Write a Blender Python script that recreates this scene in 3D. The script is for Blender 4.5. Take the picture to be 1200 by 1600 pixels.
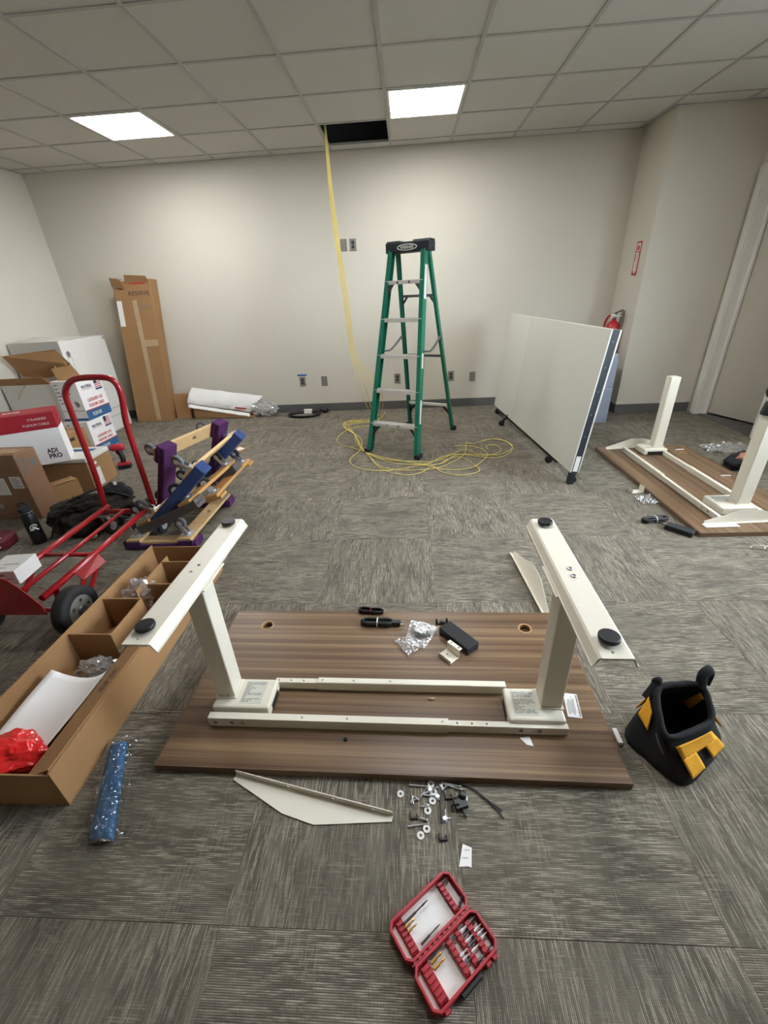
import bpy, bmesh, math, random
from mathutils import Vector, Matrix, noise
random.seed(7)
for o in list(bpy.data.objects): bpy.data.objects.remove(o)
SC = bpy.context.scene
COL = SC.collection
PI = math.pi

# ------------------------------------------------------------------ camera
FPX, YAW, PITCH, ROLL, CAMH = 657.44, 0.0713, 0.486, -0.0535, 1.3849
_f = Vector((-math.sin(YAW)*math.cos(PITCH), math.cos(YAW)*math.cos(PITCH), -math.sin(PITCH)))
_r = Vector((math.cos(YAW), math.sin(YAW), 0)); _u = _r.cross(_f)
CR = math.cos(ROLL)*_r + math.sin(ROLL)*_u
CU = -math.sin(ROLL)*_r + math.cos(ROLL)*_u
CF = _f
CP = Vector((0, 0, CAMH))
cam = bpy.data.cameras.new('camera'); cam.sensor_fit = 'VERTICAL'; cam.sensor_height = 32.0
cam.lens = FPX/1600*32.0; cam.clip_start = 0.02; cam.clip_end = 60
co = bpy.data.objects.new('camera', cam); COL.objects.link(co)
co.matrix_world = Matrix(((CR.x, CU.x, -CF.x, CP.x), (CR.y, CU.y, -CF.y, CP.y), (CR.z, CU.z, -CF.z, CP.z), (0, 0, 0, 1)))
SC.camera = co
def ray(u, v): return (u-600)/FPX*CR + (800-v)/FPX*CU + CF
def G(u, v, z=0.0):                     # photo pixel -> point at height z
    d = ray(u, v); return CP + d*((z-CAMH)/d.z)
def GY(u, v, y):
    d = ray(u, v); return CP + d*(y/d.y)

# ------------------------------------------------------------------ world, exposure
W = bpy.data.worlds.new('world'); SC.world = W; W.use_nodes = True
bg = W.node_tree.nodes['Background']; bg.inputs[0].default_value = (0.74, 0.87, 1.0, 1); bg.inputs[1].default_value = 27.0
SC.view_settings.view_transform = 'Standard'; SC.view_settings.look = 'None'
SC.view_settings.gamma = 1.0; SC.view_settings.use_curve_mapping = False
SC.view_settings.exposure = 0.14
LAMP = 32.0                               # radiance of the ceiling panels

# ------------------------------------------------------------------ helpers
def lin(c):
    return tuple(((x/255)/12.92 if x/255 <= .04045 else ((x/255+.055)/1.055)**2.4) for x in c)
def mat(name, rgb, rough=.6, metal=0, var=.06, vscale=12, bump=0, bscale=80, stretch=(1, 1, 1), rgb2=None, emis=None, coat=0, spec=.5):
    m = bpy.data.materials.new(name); m.use_nodes = True; nt = m.node_tree; N = nt.nodes; L = nt.links
    p = N['Principled BSDF']; p.inputs['Roughness'].default_value = rough; p.inputs['Metallic'].default_value = metal
    p.inputs['Specular IOR Level'].default_value = spec; p.inputs['Coat Weight'].default_value = coat
    c = lin(rgb); c2 = lin(rgb2) if rgb2 else tuple(min(1, x*(1-2*var)) for x in c); c1 = c if rgb2 else tuple(min(1, x*(1+var)) for x in c)
    tc = N.new('ShaderNodeTexCoord'); mp = N.new('ShaderNodeMapping'); mp.inputs['Scale'].default_value = stretch
    L.new(tc.outputs['Object'], mp.inputs[0])
    nz = N.new('ShaderNodeTexNoise'); nz.inputs['Scale'].default_value = vscale; nz.inputs['Detail'].default_value = 4
    L.new(mp.outputs[0], nz.inputs['Vector'])
    mx = N.new('ShaderNodeMix'); mx.data_type = 'RGBA'
    mx.inputs[6].default_value = (*c1, 1); mx.inputs[7].default_value = (*c2, 1)
    L.new(nz.outputs[0], mx.inputs[0]); L.new(mx.outputs[2], p.inputs['Base Color'])
    if bump:
        n2 = N.new('ShaderNodeTexNoise'); n2.inputs['Scale'].default_value = bscale; n2.inputs['Detail'].default_value = 3
        L.new(mp.outputs[0], n2.inputs['Vector'])
        b = N.new('ShaderNodeBump'); b.inputs['Strength'].default_value = bump; b.inputs['Distance'].default_value = .004
        L.new(n2.outputs[0], b.inputs['Height']); L.new(b.outputs[0], p.inputs['Normal'])
    if emis:
        p.inputs['Emission Color'].default_value = (*emis[0], 1); p.inputs['Emission Strength'].default_value = emis[1]
    return m
def clear_plastic(name, tint=(1, 1, 1), alpha=.25, rough=.12, milky=.5):
    m = bpy.data.materials.new(name); m.use_nodes = True; nt = m.node_tree; N = nt.nodes; L = nt.links
    N.remove(N['Principled BSDF']); out = N['Material Output']
    t = N.new('ShaderNodeBsdfTransparent'); t.inputs[0].default_value = (*tint, 1)
    g = N.new('ShaderNodeBsdfGlossy'); g.inputs['Roughness'].default_value = rough
    d = N.new('ShaderNodeBsdfDiffuse'); d.inputs[0].default_value = (.92, .92, .92, 1)
    m1 = N.new('ShaderNodeMixShader'); m1.inputs[0].default_value = milky
    L.new(g.outputs[0], m1.inputs[1]); L.new(d.outputs[0], m1.inputs[2])
    lw = N.new('ShaderNodeLayerWeight'); lw.inputs[0].default_value = .3
    mm = N.new('ShaderNodeMath'); mm.operation = 'ADD'; mm.inputs[1].default_value = alpha; mm.use_clamp = True
    mu = N.new('ShaderNodeMath'); mu.operation = 'MULTIPLY'; mu.inputs[1].default_value = .6
    L.new(lw.outputs['Fresnel'], mu.inputs[0]); L.new(mu.outputs[0], mm.inputs[0])
    m2 = N.new('ShaderNodeMixShader'); L.new(mm.outputs[0], m2.inputs[0]); L.new(t.outputs[0], m2.inputs[1]); L.new(m1.outputs[0], m2.inputs[2])
    L.new(m2.outputs[0], out.inputs[0])
    return m

class MB:
    def __init__(s): s.v = []; s.f = []; s.sm = []
    def add(s, vs, fs, smooth=False):
        n = len(s.v); s.v += [tuple(p) for p in vs]; s.f += [tuple(i+n for i in f) for f in fs]; s.sm += [smooth]*len(fs); return s
    def box(s, x0, x1, y0, y1, z0, z1, M=None):
        vs = [Vector((x, y, z)) for z in (z0, z1) for y in (y0, y1) for x in (x0, x1)]
        if M: vs = [M @ p for p in vs]
        return s.add(vs, [(0, 2, 3, 1), (4, 5, 7, 6), (0, 1, 5, 4), (2, 6, 7, 3), (0, 4, 6, 2), (1, 3, 7, 5)])
    def bar(s, a, b, w, h, up=(0, 0, 1)):
        a = Vector(a); b = Vector(b); d = (b-a).normalized(); up = Vector(up)
        x = d.cross(up)
        if x.length < 1e-4: x = d.cross(Vector((0, 1, 0)))
        x.normalize(); y = x.cross(d)
        vs = [p + x*sx*w/2 + y*sy*h/2 for p in (a, b) for sx, sy in ((-1, -1), (1, -1), (1, 1), (-1, 1))]
        return s.add(vs, [(0, 3, 2, 1), (4, 5, 6, 7), (0, 1, 5, 4), (1, 2, 6, 5), (2, 3, 7, 6), (3, 0, 4, 7)])
    def tube(s, pts, r, n=8, closed=False, flat=1.0):
        pts = [Vector(p) for p in pts]; k = len(pts); rs = r if isinstance(r, (list, tuple)) else [r]*k
        T = []
        for i in range(k):
            a = pts[(i-1) % k] if (closed or i > 0) else pts[i]; b = pts[(i+1) % k] if (closed or i < k-1) else pts[i]
            T.append((b-a).normalized() if (b-a).length > 1e-9 else Vector((0, 0, 1)))
        ref = Vector((0, 0, 1)) if abs(T[0].z) < .9 else Vector((0, 1, 0))
        x = T[0].cross(ref).normalized(); vs = []
        for i in range(k):
            x = (x - T[i]*x.dot(T[i]))
            x = x.normalized() if x.length > 1e-6 else T[i].orthogonal().normalized()
            y = T[i].cross(x)
            for j in range(n):
                a = 2*PI*j/n; vs.append(pts[i] + (x*math.cos(a) + y*math.sin(a)*flat)*rs[i])
        fs = []
        for i in range(k if closed else k-1):
            for j in range(n):
                a = i*n+j; b = i*n+(j+1) % n; c = ((i+1) % k)*n+(j+1) % n; d = ((i+1) % k)*n+j
                fs.append((a, b, c, d))
        s.add(vs, fs, True)
        if not closed:
            m = len(s.v)-len(vs)
            s.f += [tuple(m+j for j in range(n))[::-1], tuple(m+(k-1)*n+j for j in range(n))]; s.sm += [False, False]
        return s
    def lathe(s, prof, o=(0, 0, 0), axis=(0, 0, 1), n=20, smooth=True, caps=True):
        o = Vector(o); a = Vector(axis).normalized(); x = a.orthogonal().normalized(); y = a.cross(x)
        vs = []; fs = []
        for (r, h) in prof:
            for j in range(n):
                t = 2*PI*j/n; vs.append(o + a*h + (x*math.cos(t)+y*math.sin(t))*max(r, 1e-5))
        for i in range(len(prof)-1):
            for j in range(n):
                fs.append((i*n+j, i*n+(j+1) % n, (i+1)*n+(j+1) % n, (i+1)*n+j))
        s.add(vs, fs, smooth)
        if not caps: return s
        m = len(s.v)-len(vs)
        s.f += [tuple(m+j for j in range(n))[::-1], tuple(m+(len(prof)-1)*n+j for j in range(n))]; s.sm += [False, False]
        return s
    def prism(s, poly, a, b, M=None):      # poly in xy, extruded z a..b
        n = len(poly); vs = [Vector((x, y, a)) for x, y in poly]+[Vector((x, y, b)) for x, y in poly]
        if M: vs = [M @ p for p in vs]
        return s.add(vs, [tuple(range(n))[::-1], tuple(range(n, 2*n))]+[(i, (i+1) % n, n+(i+1) % n, n+i) for i in range(n)])
    def slab(s, quad, t):                  # thin solid from a planar polygon, thickness t along its normal
        q = [Vector(p) for p in quad]; nrm = (q[1]-q[0]).cross(q[-1]-q[0]).normalized()*t; n = len(q)
        return s.add(q+[p+nrm for p in q], [tuple(range(n))[::-1], tuple(range(n, 2*n))]+[(i, (i+1) % n, n+(i+1) % n, n+i) for i in range(n)])
    def grid(s, fn, nu, nv, smooth=True):
        vs = [fn(i/nu, j/nv) for j in range(nv+1) for i in range(nu+1)]
        fs = [(j*(nu+1)+i, j*(nu+1)+i+1, (j+1)*(nu+1)+i+1, (j+1)*(nu+1)+i) for j in range(nv) for i in range(nu)]
        return s.add(vs, fs, smooth)
    def mesh(s, name):
        me = bpy.data.meshes.new(name); me.from_pydata(s.v, [], s.f); me.polygons.foreach_set('use_smooth', s.sm); me.update()
        bm = bmesh.new(); bm.from_mesh(me); bmesh.ops.recalc_face_normals(bm, faces=bm.faces); bm.to_mesh(me); bm.free()
        return me
    def build(s, name, m, parent=None, bevel=0, solid=0, sub=0, loc=None, rot=None, mat4=None):
        me = s.mesh(name); me.materials.append(m)
        o = bpy.data.objects.new(name, me); COL.objects.link(o)
        if parent: o.parent = parent
        if loc: o.location = loc
        if rot: o.rotation_euler = rot
        if mat4: o.matrix_basis = mat4
        if solid:
            q = o.modifiers.new('solid', 'SOLIDIFY'); q.thickness = solid; q.offset = 0
        if sub:
            q = o.modifiers.new('sub', 'SUBSURF'); q.levels = sub; q.render_levels = sub
        if bevel:
            q = o.modifiers.new('bevel', 'BEVEL'); q.width = bevel; q.segments = 2; q.limit_method = 'ANGLE'; q.angle_limit = .7
        return o
def cut(o, mb):                          # real recess: subtract the solid mb (same local space) from o
    cm = mb.mesh('cutter'); c_ = bpy.data.objects.new('cutter', cm); COL.objects.link(c_)
    tmp = bpy.data.objects.new('tmp', o.data); COL.objects.link(tmp)
    q = tmp.modifiers.new('b', 'BOOLEAN'); q.operation = 'DIFFERENCE'; q.object = c_; q.solver = 'EXACT'; q.use_self = True
    dg = bpy.context.evaluated_depsgraph_get(); dg.update(); me = bpy.data.meshes.new_from_object(tmp.evaluated_get(dg))
    if len(me.polygons) > 3: me.name = o.data.name; o.data = me
    bpy.data.objects.remove(tmp); bpy.data.objects.remove(c_)
    return o
def cyl_(p, axis, r, a, b, n=16): return MB().lathe([(r, a), (r, b)], p, axis, n=n, smooth=False)
def tag(o, label=None, cat=None, group=None, kind=None):
    if label: o['label'] = label
    if cat: o['category'] = cat
    if group: o['group'] = group
    if kind: o['kind'] = kind
    return o
def thing(name, label, cat, loc=(0, 0, 0), rz=0, group=None, M=None):
    o = bpy.data.objects.new(name, None); COL.objects.link(o); o.empty_display_size = .05
    if M: o.matrix_basis = M
    else: o.location = loc; o.rotation_euler = (0, 0, rz)
    return tag(o, label, cat, group)
def struct(o): o['kind'] = 'structure'; return o
def frame_mat(o, x, y):
    x = Vector(x).normalized(); z = x.cross(Vector(y)).normalized(); y = z.cross(x); o = Vector(o)
    return Matrix(((x.x, y.x, z.x, o.x), (x.y, y.y, z.y, o.y), (x.z, y.z, z.z, o.z), (0, 0, 0, 1)))
def RX(a): return Matrix.Rotation(a, 4, 'X')
def RY(a): return Matrix.Rotation(a, 4, 'Y')
def RZ(a): return Matrix.Rotation(a, 4, 'Z')
def TR(*p): return Matrix.Translation(Vector(p))
def text(s, size, m, parent, o, x, y, name='lettering', align='LEFT', width=None, bold=0):
    cu = bpy.data.curves.new('t', 'FONT'); cu.body = s; cu.size = size; cu.align_x = align; cu.extrude = .0004; cu.offset = bold
    cu.resolution_u = 2
    ob = bpy.data.objects.new('t', cu); COL.objects.link(ob)
    dg = bpy.context.evaluated_depsgraph_get(); me = bpy.data.meshes.new_from_object(ob.evaluated_get(dg))
    bpy.data.objects.remove(ob); me.materials.clear(); me.materials.append(m); me.name = name
    r = bpy.data.objects.new(name, me); COL.objects.link(r); r.parent = parent; r.matrix_basis = frame_mat(o, x, y)
    if width:
        xs = [v.co.x for v in me.vertices]; w = max(xs)-min(xs); k = width/w
        for v in me.vertices: v.co.x *= k
    return r
def smooth_path(pts, k=8, closed=False):
    pts = [Vector(p) for p in pts]; n = len(pts); out = []
    for i in range(n if closed else n-1):
        g = lambda j: pts[j % n] if closed else pts[min(max(j, 0), n-1)]
        a, b, c, d = g(i-1), g(i), g(i+1), g(i+2)
        for t in range(k):
            t /= k
            out.append(.5*((2*b)+(-a+c)*t+(2*a-5*b+4*c-d)*t*t+(-a+3*b-3*c+d)*t**3))
    if not closed: out.append(pts[-1])
    return out
def crumple(name, c, s, m, parent=None, seed=0, sub=3, amp=.35, freq=3.0, smooth=False, zmin=None, rz=0, ridge=0):
    bm = bmesh.new(); bmesh.ops.create_icosphere(bm, subdivisions=sub, radius=1)
    R = RZ(rz)
    for v in bm.verts:
        q = v.co*freq + Vector((seed*3.1, seed*1.7, seed*.9))
        k = 1 + amp*(noise.noise(q) + .6*noise.noise(q*2.3))
        if ridge: k -= ridge*(abs(noise.noise(q*1.5))+.45*abs(noise.noise(q*3.3)))*1.8
        p = Vector((v.co.x*k*s[0], v.co.y*k*s[1], v.co.z*k*s[2])); p = R @ p + Vector(c)
        if zmin is not None and p.z < zmin: p.z = zmin
        v.co = p
    me = bpy.data.meshes.new(name); bm.to_mesh(me); bm.free(); me.materials.append(m)
    me.polygons.foreach_set('use_smooth', [smooth]*len(me.polygons))
    o = bpy.data.objects.new(name, me); COL.objects.link(o)
    if parent: o.parent = parent
    return o
def dup(o, parent=None):
    c = o.copy(); COL.objects.link(c); c.parent = parent
    for ch in o.children: dup(ch, c)
    return c

# ------------------------------------------------------------------ materials
M = {}
M['wall'] = mat('wall_paint', (206, 199, 184), .85, var=.015, vscale=3, bump=.05, bscale=300)
M['white_trim'] = mat('trim_paint', (222, 218, 208), .5, var=.01)
M['door'] = mat('door_paint', (184, 175, 160), .5, var=.02)
M['base'] = mat('rubber_base', (92, 90, 88), .55, var=.03)
M['tile'] = mat('ceiling_tile', (205, 202, 194), .95, var=.03, vscale=250, bump=.25, bscale=320)
M['tbar'] = mat('ceiling_grid', (176, 174, 168), .6, var=.01)
M['deck'] = mat('steel_deck', (92, 96, 102), .8, var=.1, vscale=5)
M['kraft'] = mat('kraft_cardboard', (158, 119, 78), .85, var=.05, vscale=6, bump=.1, bscale=40)
M['kraft_in'] = mat('kraft_inner', (158, 119, 78), .85, var=.05, vscale=6, bump=.1, bscale=40)
M['kraft_edge'] = mat('kraft_edge', (206, 168, 122), .9, var=.1, vscale=200)
M['kraft_pale'] = mat('kraft_pale', (178, 142, 100), .85, var=.06, vscale=6)
M['kraft_dark'] = mat('kraft_brown', (140, 104, 78), .8, var=.06, vscale=6)
M['tape'] = mat('clear_tape', (188, 160, 126), .18, var=.08, vscale=30, bump=.6, bscale=60)
M['carton'] = mat('white_carton', (214, 210, 202), .7, var=.03, vscale=4)
M['paper'] = mat('white_paper', (236, 232, 228), .8, var=.02)
M['cream'] = mat('cream_powdercoat', (226, 219, 202), .42, var=.012, vscale=4)
M['label'] = mat('grey_label', (206, 204, 192), .6, var=.03)
M['ink'] = mat('ink_black', (38, 36, 36), .7)
M['ink_grey'] = mat('ink_grey', (112, 112, 110), .7)
M['ink_red'] = mat('ink_red', (190, 52, 48), .6)
M['ink_navy'] = mat('ink_navy', (42, 50, 84), .6)
M['ink_white'] = mat('ink_white', (225, 222, 216), .6)
M['boxblue'] = mat('print_blue', (44, 92, 136), .6, var=.04)
M['boxred'] = mat('print_red', (164, 30, 44), .55, var=.04)
M['flagpink'] = mat('print_flag_red', (200, 96, 100), .6)
M['black'] = mat('black_plastic', (24, 24, 26), .45, var=.1)
M['blackmat'] = mat('black_matte', (30, 31, 34), .75, var=.1)
M['blackfab'] = mat('black_fabric', (16, 16, 19), .92, var=.15, vscale=60, bump=.4, bscale=400)
M['olive'] = mat('dark_olive_fabric', (44, 40, 34), .9, var=.12, vscale=9, bump=1.0, bscale=35)
M['rubber'] = mat('rubber', (34, 33, 33), .8, var=.15, vscale=20)
M['greyrubber'] = mat('grey_rubber', (104, 106, 108), .6, var=.08)
M['chrome'] = mat('zinc_metal', (206, 208, 210), .3, .6, var=.06)
M['alu'] = mat('aluminium', (218, 214, 206), .5, .25, var=.08, vscale=30)
M['greymetal'] = mat('dark_grey_metal', (110, 110, 112), .45, .6)
M['green'] = mat('green_fibreglass', (18, 112, 86), .42, var=.1, vscale=10)
M['laddercap'] = mat('dark_blue_black_plastic', (32, 38, 44), .55, var=.08)
M['yellow'] = mat('yellow_cable', (226, 204, 112), .5, var=.05)
M['redpaint'] = mat('red_paint', (158, 18, 28), .3, var=.05, coat=.4)
M['redplastic'] = mat('red_plastic', (176, 40, 52), .4, var=.06)
M['redfilm'] = mat('red_plastic_film', (226, 34, 36), .22, var=.12, vscale=20, coat=.5)
M['extred'] = mat('extinguisher_red', (176, 30, 38), .3)
M['purple'] = mat('purple_carpet', (78, 28, 84), .95, var=.2, vscale=60, bump=.8, bscale=300)
M['bluecarpet'] = mat('blue_carpet', (50, 72, 126), .95, var=.25, vscale=50, bump=.8, bscale=300)
M['greycarpet'] = mat('grey_carpet', (96, 90, 86), .95, var=.25, vscale=30, bump=.8, bscale=250)
M['ply'] = mat('pale_wood', (206, 172, 122), .65, var=.1, vscale=8, stretch=(1, 8, 8))
M['oak'] = mat('amber_wood', (190, 142, 82), .6, var=.14, vscale=8, stretch=(1, 8, 8))
M['bagyellow'] = mat('yellow_fabric', (236, 168, 32), .8, var=.08, vscale=30, bump=.3, bscale=200)
M['panel'] = mat('pale_laminate', (208, 208, 196), .4, var=.01)
M['bluegrey'] = mat('blue_grey_metal', (150, 158, 176), .4, .1, var=.02)
M['plate'] = mat('steel_plate', (150, 146, 140), .4, .5)
M['bluetape'] = mat('blue_tape', (42, 92, 170), .7)
M['blueplastic'] = mat('blue_parts', (0, 88, 136), .4, var=.2, vscale=30, spec=.3)
M['clear'] = clear_plastic('clear_film', alpha=.28)
M['clear2'] = clear_plastic('clear_bag', alpha=.08, rough=.15, milky=.35)
M['foam'] = mat('white_foam', (226, 224, 220), .7, var=.04, vscale=6, bump=.4, bscale=12)
M['silver'] = mat('bright_bits', (214, 214, 216), .35, .4)
M['steelbit'] = mat('grey_bits', (96, 92, 92), .35, .8)
M['gold'] = mat('gold_bits', (200, 160, 84), .3, .8)
M['maroon'] = mat('maroon_plastic', (104, 20, 34), .5, var=.1)
M['clipbrown'] = mat('dark_brown_plastic', (52, 40, 36), .5)
M['tan'] = mat('tan_leather', (160, 112, 88), .7, var=.1)
M['glow'] = mat('lit_diffuser', (255, 255, 255), .5, emis=((0.97, 0.985, 1.0), LAMP))

def carpet_material():
    m = bpy.data.materials.new('striped_carpet'); m.use_nodes = True; nt = m.node_tree; N = nt.nodes; L = nt.links
    p = N['Principled BSDF']; p.inputs['Roughness'].default_value = .95; p.inputs['Specular IOR Level'].default_value = .15
    tc = N.new('ShaderNodeTexCoord'); oi = N.new('ShaderNodeObjectInfo')
    mul = N.new('ShaderNodeVectorMath'); mul.operation = 'SCALE'; mul.inputs[0].default_value = (37, 53, 11); L.new(oi.outputs['Random'], mul.inputs['Scale'])
    add = N.new('ShaderNodeVectorMath'); L.new(tc.outputs['Object'], add.inputs[0]); L.new(mul.outputs[0], add.inputs[1])
    def nz(sx, sy, detail, rough=.5):
        mp = N.new('ShaderNodeMapping'); mp.inputs['Scale'].default_value = (sx, sy, 1); L.new(add.outputs[0], mp.inputs[0])
        n = N.new('ShaderNodeTexNoise'); n.inputs['Scale'].default_value = 1; n.inputs['Detail'].default_value = detail; n.inputs['Roughness'].default_value = rough
        L.new(mp.outputs[0], n.inputs['Vector']); return n.outputs[0]
    def ramp(src, a, b):
        r = N.new('ShaderNodeMapRange'); r.inputs[1].default_value = a; r.inputs[2].default_value = b; L.new(src, r.inputs[0]); return r.outputs[0]
    def mixc(f, a, b):
        x = N.new('ShaderNodeMix'); x.data_type = 'RGBA'
        for i, c in ((6, a), (7, b)):
            if isinstance(c, tuple): x.inputs[i].default_value = (*lin(c), 1)
            else: L.new(c, x.inputs[i])
        L.new(f, x.inputs[0]); return x.outputs[2]
    def mth(op, a, b):
        x = N.new('ShaderNodeMath'); x.operation = op
        for i, c in ((0, a), (1, b)):
            if isinstance(c, (int, float)): x.inputs[i].default_value = c
            else: L.new(c, x.inputs[i])
        return x.outputs[0]
    sep = N.new('ShaderNodeSeparateXYZ'); L.new(tc.outputs['Object'], sep.inputs[0])
    def threads(ax, ay, rows, along, seed, lo, hi):
        xr = mth('MULTIPLY', ax, rows); idx = mth('FLOOR', xr, 0); fr_ = mth('FRACT', xr, 0)
        cv = N.new('ShaderNodeCombineXYZ'); L.new(mth('MULTIPLY', idx, 3.713), cv.inputs[0]); L.new(mth('MULTIPLY', ay, along), cv.inputs[1]); L.new(mth('ADD', mth('MULTIPLY', oi.outputs['Random'], 91.0), seed), cv.inputs[2])
        n = N.new('ShaderNodeTexNoise'); n.inputs['Scale'].default_value = 1; n.inputs['Detail'].default_value = 3; L.new(cv.outputs[0], n.inputs['Vector'])
        prof = mth('SUBTRACT', 1.0, mth('ABSOLUTE', mth('SUBTRACT', mth('MULTIPLY', fr_, 2.0), 1.0), 0))
        return mth('MULTIPLY', ramp(n.outputs[0], lo, hi), ramp(prof, .1, .7)), prof
    t1, prof1 = threads(sep.outputs[0], sep.outputs[1], 240, 15, 0, .46, .66)
    t2, prof2 = threads(sep.outputs[1], sep.outputs[0], 200, 20, 40, .47, .66)
    wob = ramp(nz(90, 330, 1), .25, .55)
    wide = ramp(nz(6, 4, 3), .36, .64)
    patch = ramp(nz(7, 7, 3), .52, .66)
    base = mixc(ramp(nz(22, 5, 3), .35, .65), (98, 92, 81), (122, 115, 102))
    base = mixc(mth('MULTIPLY', mth('SUBTRACT', 1.0, prof1), .35), base, (56, 52, 46))  # crevice shade between the tuft rows, painted into the colour
    f = mth('MULTIPLY', mth('MULTIPLY', t1, mth('ADD', mth('MULTIPLY', wob, .5), .5)), mth('ADD', mth('MULTIPLY', wide, .6), .4))
    c = mixc(f, base, (188, 178, 160))
    c = mixc(mth('MULTIPLY', mth('MULTIPLY', t2, mth('ADD', mth('MULTIPLY', patch, .8), .15)), .6), c, (166, 157, 141))
    L.new(c, p.inputs['Base Color'])
    b = N.new('ShaderNodeBump'); b.inputs['Strength'].default_value = .4; b.inputs['Distance'].default_value = .003
    L.new(mth('ADD', prof1, mth('MULTIPLY', wob, .6)), b.inputs['Height']); L.new(b.outputs[0], p.inputs['Normal'])
    return m
def wood_material(name, c1, c2, c3):
    m = bpy.data.materials.new(name); m.use_nodes = True; nt = m.node_tree; N = nt.nodes; L = nt.links
    p = N['Principled BSDF']; p.inputs['Roughness'].default_value = .38; p.inputs['Specular IOR Level'].default_value = .4
    tc = N.new('ShaderNodeTexCoord')
    def nz(sx, sy, d):
        mp = N.new('ShaderNodeMapping'); mp.inputs['Scale'].default_value = (sx, sy, sy); L.new(tc.outputs['Object'], mp.inputs[0])
        n = N.new('ShaderNodeTexNoise'); n.inputs['Scale'].default_value = 1; n.inputs['Detail'].default_value = d; L.new(mp.outputs[0], n.inputs['Vector']); return n.outputs[0]
    r = N.new('ShaderNodeValToRGB'); e = r.color_ramp.elements
    e[0].position = .3; e[0].color = (*lin(c1), 1); e[1].position = .72; e[1].color = (*lin(c3), 1)
    k = e.new(.5); k.color = (*lin(c2), 1)
    L.new(nz(.45, 48, 8), r.inputs[0])
    r2 = N.new('ShaderNodeMapRange'); r2.inputs[1].default_value = .45; r2.inputs[2].default_value = .75; r2.inputs[4].default_value = .65; L.new(nz(1.6, 210, 3), r2.inputs[0])
    x = N.new('ShaderNodeMix'); x.data_type = 'RGBA'; L.new(r2.outputs[0], x.inputs[0]); L.new(r.outputs[0], x.inputs[6]); x.inputs[7].default_value = (*lin(c1), 1)
    L.new(x.outputs[2], p.inputs['Base Color'])
    return m
M['carpet'] = carpet_material()
M['walnut'] = wood_material('walnut_laminate', (82, 61, 44), (116, 91, 67), (147, 120, 90))
M['walnut_edge'] = mat('walnut_edge', (112, 88, 66), .5, var=.1)

# ------------------------------------------------------------------ setting
XL, XR, XJ, YB, YJ, YF, HC, HT = -4.09, 3.20, 2.36, 5.507, 4.93, -2.6, 2.662, 2.69
fl = struct(MB().box(XL-.1, XR+1.3, YF-.1, YB+.1, -.12, -.008).build('floor', M['base']))
CT, CX, CY = .6096, -.4915, .4241
tm = None
i0 = int(math.floor((XL-CX)/CT)); i1 = int(math.ceil((XR+.62-CX)/CT)); j0 = int(math.floor((YF-CY)/CT)); j1 = int(math.ceil((YB-CY)/CT))
tiles = {}
for i in range(i0, i1):
    for j in range(j0, j1):
        x0 = max(CX+i*CT, XL); x1 = min(CX+(i+1)*CT, XR+.6); y0 = max(CY+j*CT, YF); y1 = min(CY+(j+1)*CT, YB)
        if x1-x0 < .01 or y1-y0 < .01: continue
        full = abs(x1-x0-CT) < 1e-4 and abs(y1-y0-CT) < 1e-4
        rot = (i+j) % 2 == 1
        if full and 'f' in tiles: me = tiles['f']
        else:
            w, h = (x1-x0)/2-.0002, (y1-y0)/2-.0002
            if rot and not full: w, h = h, w
            me = MB().add([(-w, -h, -.008), (w, -h, -.008), (w, h, -.008), (-w, h, -.008), (-w, -h, -.0015), (w, -h, -.0015), (w, h, -.0006), (-w, h, -.0006),
                           (-w+.0005, -h+.0005, 0), (w-.0005, -h+.0005, 0), (w-.0005, h-.0005, 0), (-w+.0005, h-.0005, 0)],
                          [(0, 1, 5, 4), (1, 2, 6, 5), (2, 3, 7, 6), (3, 0, 4, 7), (4, 5, 9, 8), (5, 6, 10, 9), (6, 7, 11, 10), (7, 4, 8, 11), (8, 9, 10, 11)]).mesh('carpet_tile')
            me.materials.append(M['carpet'])
            if full: tiles['f'] = me
        o = bpy.data.objects.new('carpet_tile', me); COL.objects.link(o); o.parent = fl
        o.location = ((x0+x1)/2, (y0+y1)/2, 0); o.rotation_euler.z = (PI/2 if rot else 0) + (PI if random.random() < .5 else 0)

struct(MB().box(XL-.1, XJ+.1, YB, YB+.12, -.12, HT).build('wall_back', M['wall']))
struct(MB().box(XL-.12, XL, YF-.1, YB+.1, -.12, HT).build('wall_left', M['wall']))
struct(MB().box(XJ, XR+.12, YJ, YB, -.12, HT).build('wall_corner', M['wall']))
DY0, DY1, DH = 3.93, 4.80, 2.13                           # door opening in the right wall
WY0, WY1, WZ0, WZ1 = .7, 3.1, .85, 2.35                 # window in the right wall
wr = MB()
wr.box(XR, XR+.12, DY1, YJ, -.12, HT); wr.box(XR, XR+.12, DY0, DY1, DH, HT)
wr.box(XR, XR+.12, WY1, DY0, -.12, HT); wr.box(XR, XR+.12, WY0, WY1, -.12, WZ0); wr.box(XR, XR+.12, WY0, WY1, WZ1, HT)
wr.box(XR, XR+.12, YF-.1, WY0, -.12, HT)
struct(wr.build('wall_right', M['wall']))
struct(MB().box(XL, XR, YF-.12, YF, -.12, HT).build('wall_front', M['wall']))
hall = MB(); hall.box(XR+1.2, XR+1.3, 3.0, 5.6, 0, 2.6).box(XR+.12, XR+1.3, 5.5, 5.6, 0, 2.6).box(XR+.12, XR+1.3, 2.9, 3.0, 0, 2.6).box(XR+.12, XR+1.3, 2.9, 5.6, 2.6, 2.7)
struct(hall.build('wall_hallway', M['wall']))
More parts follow.
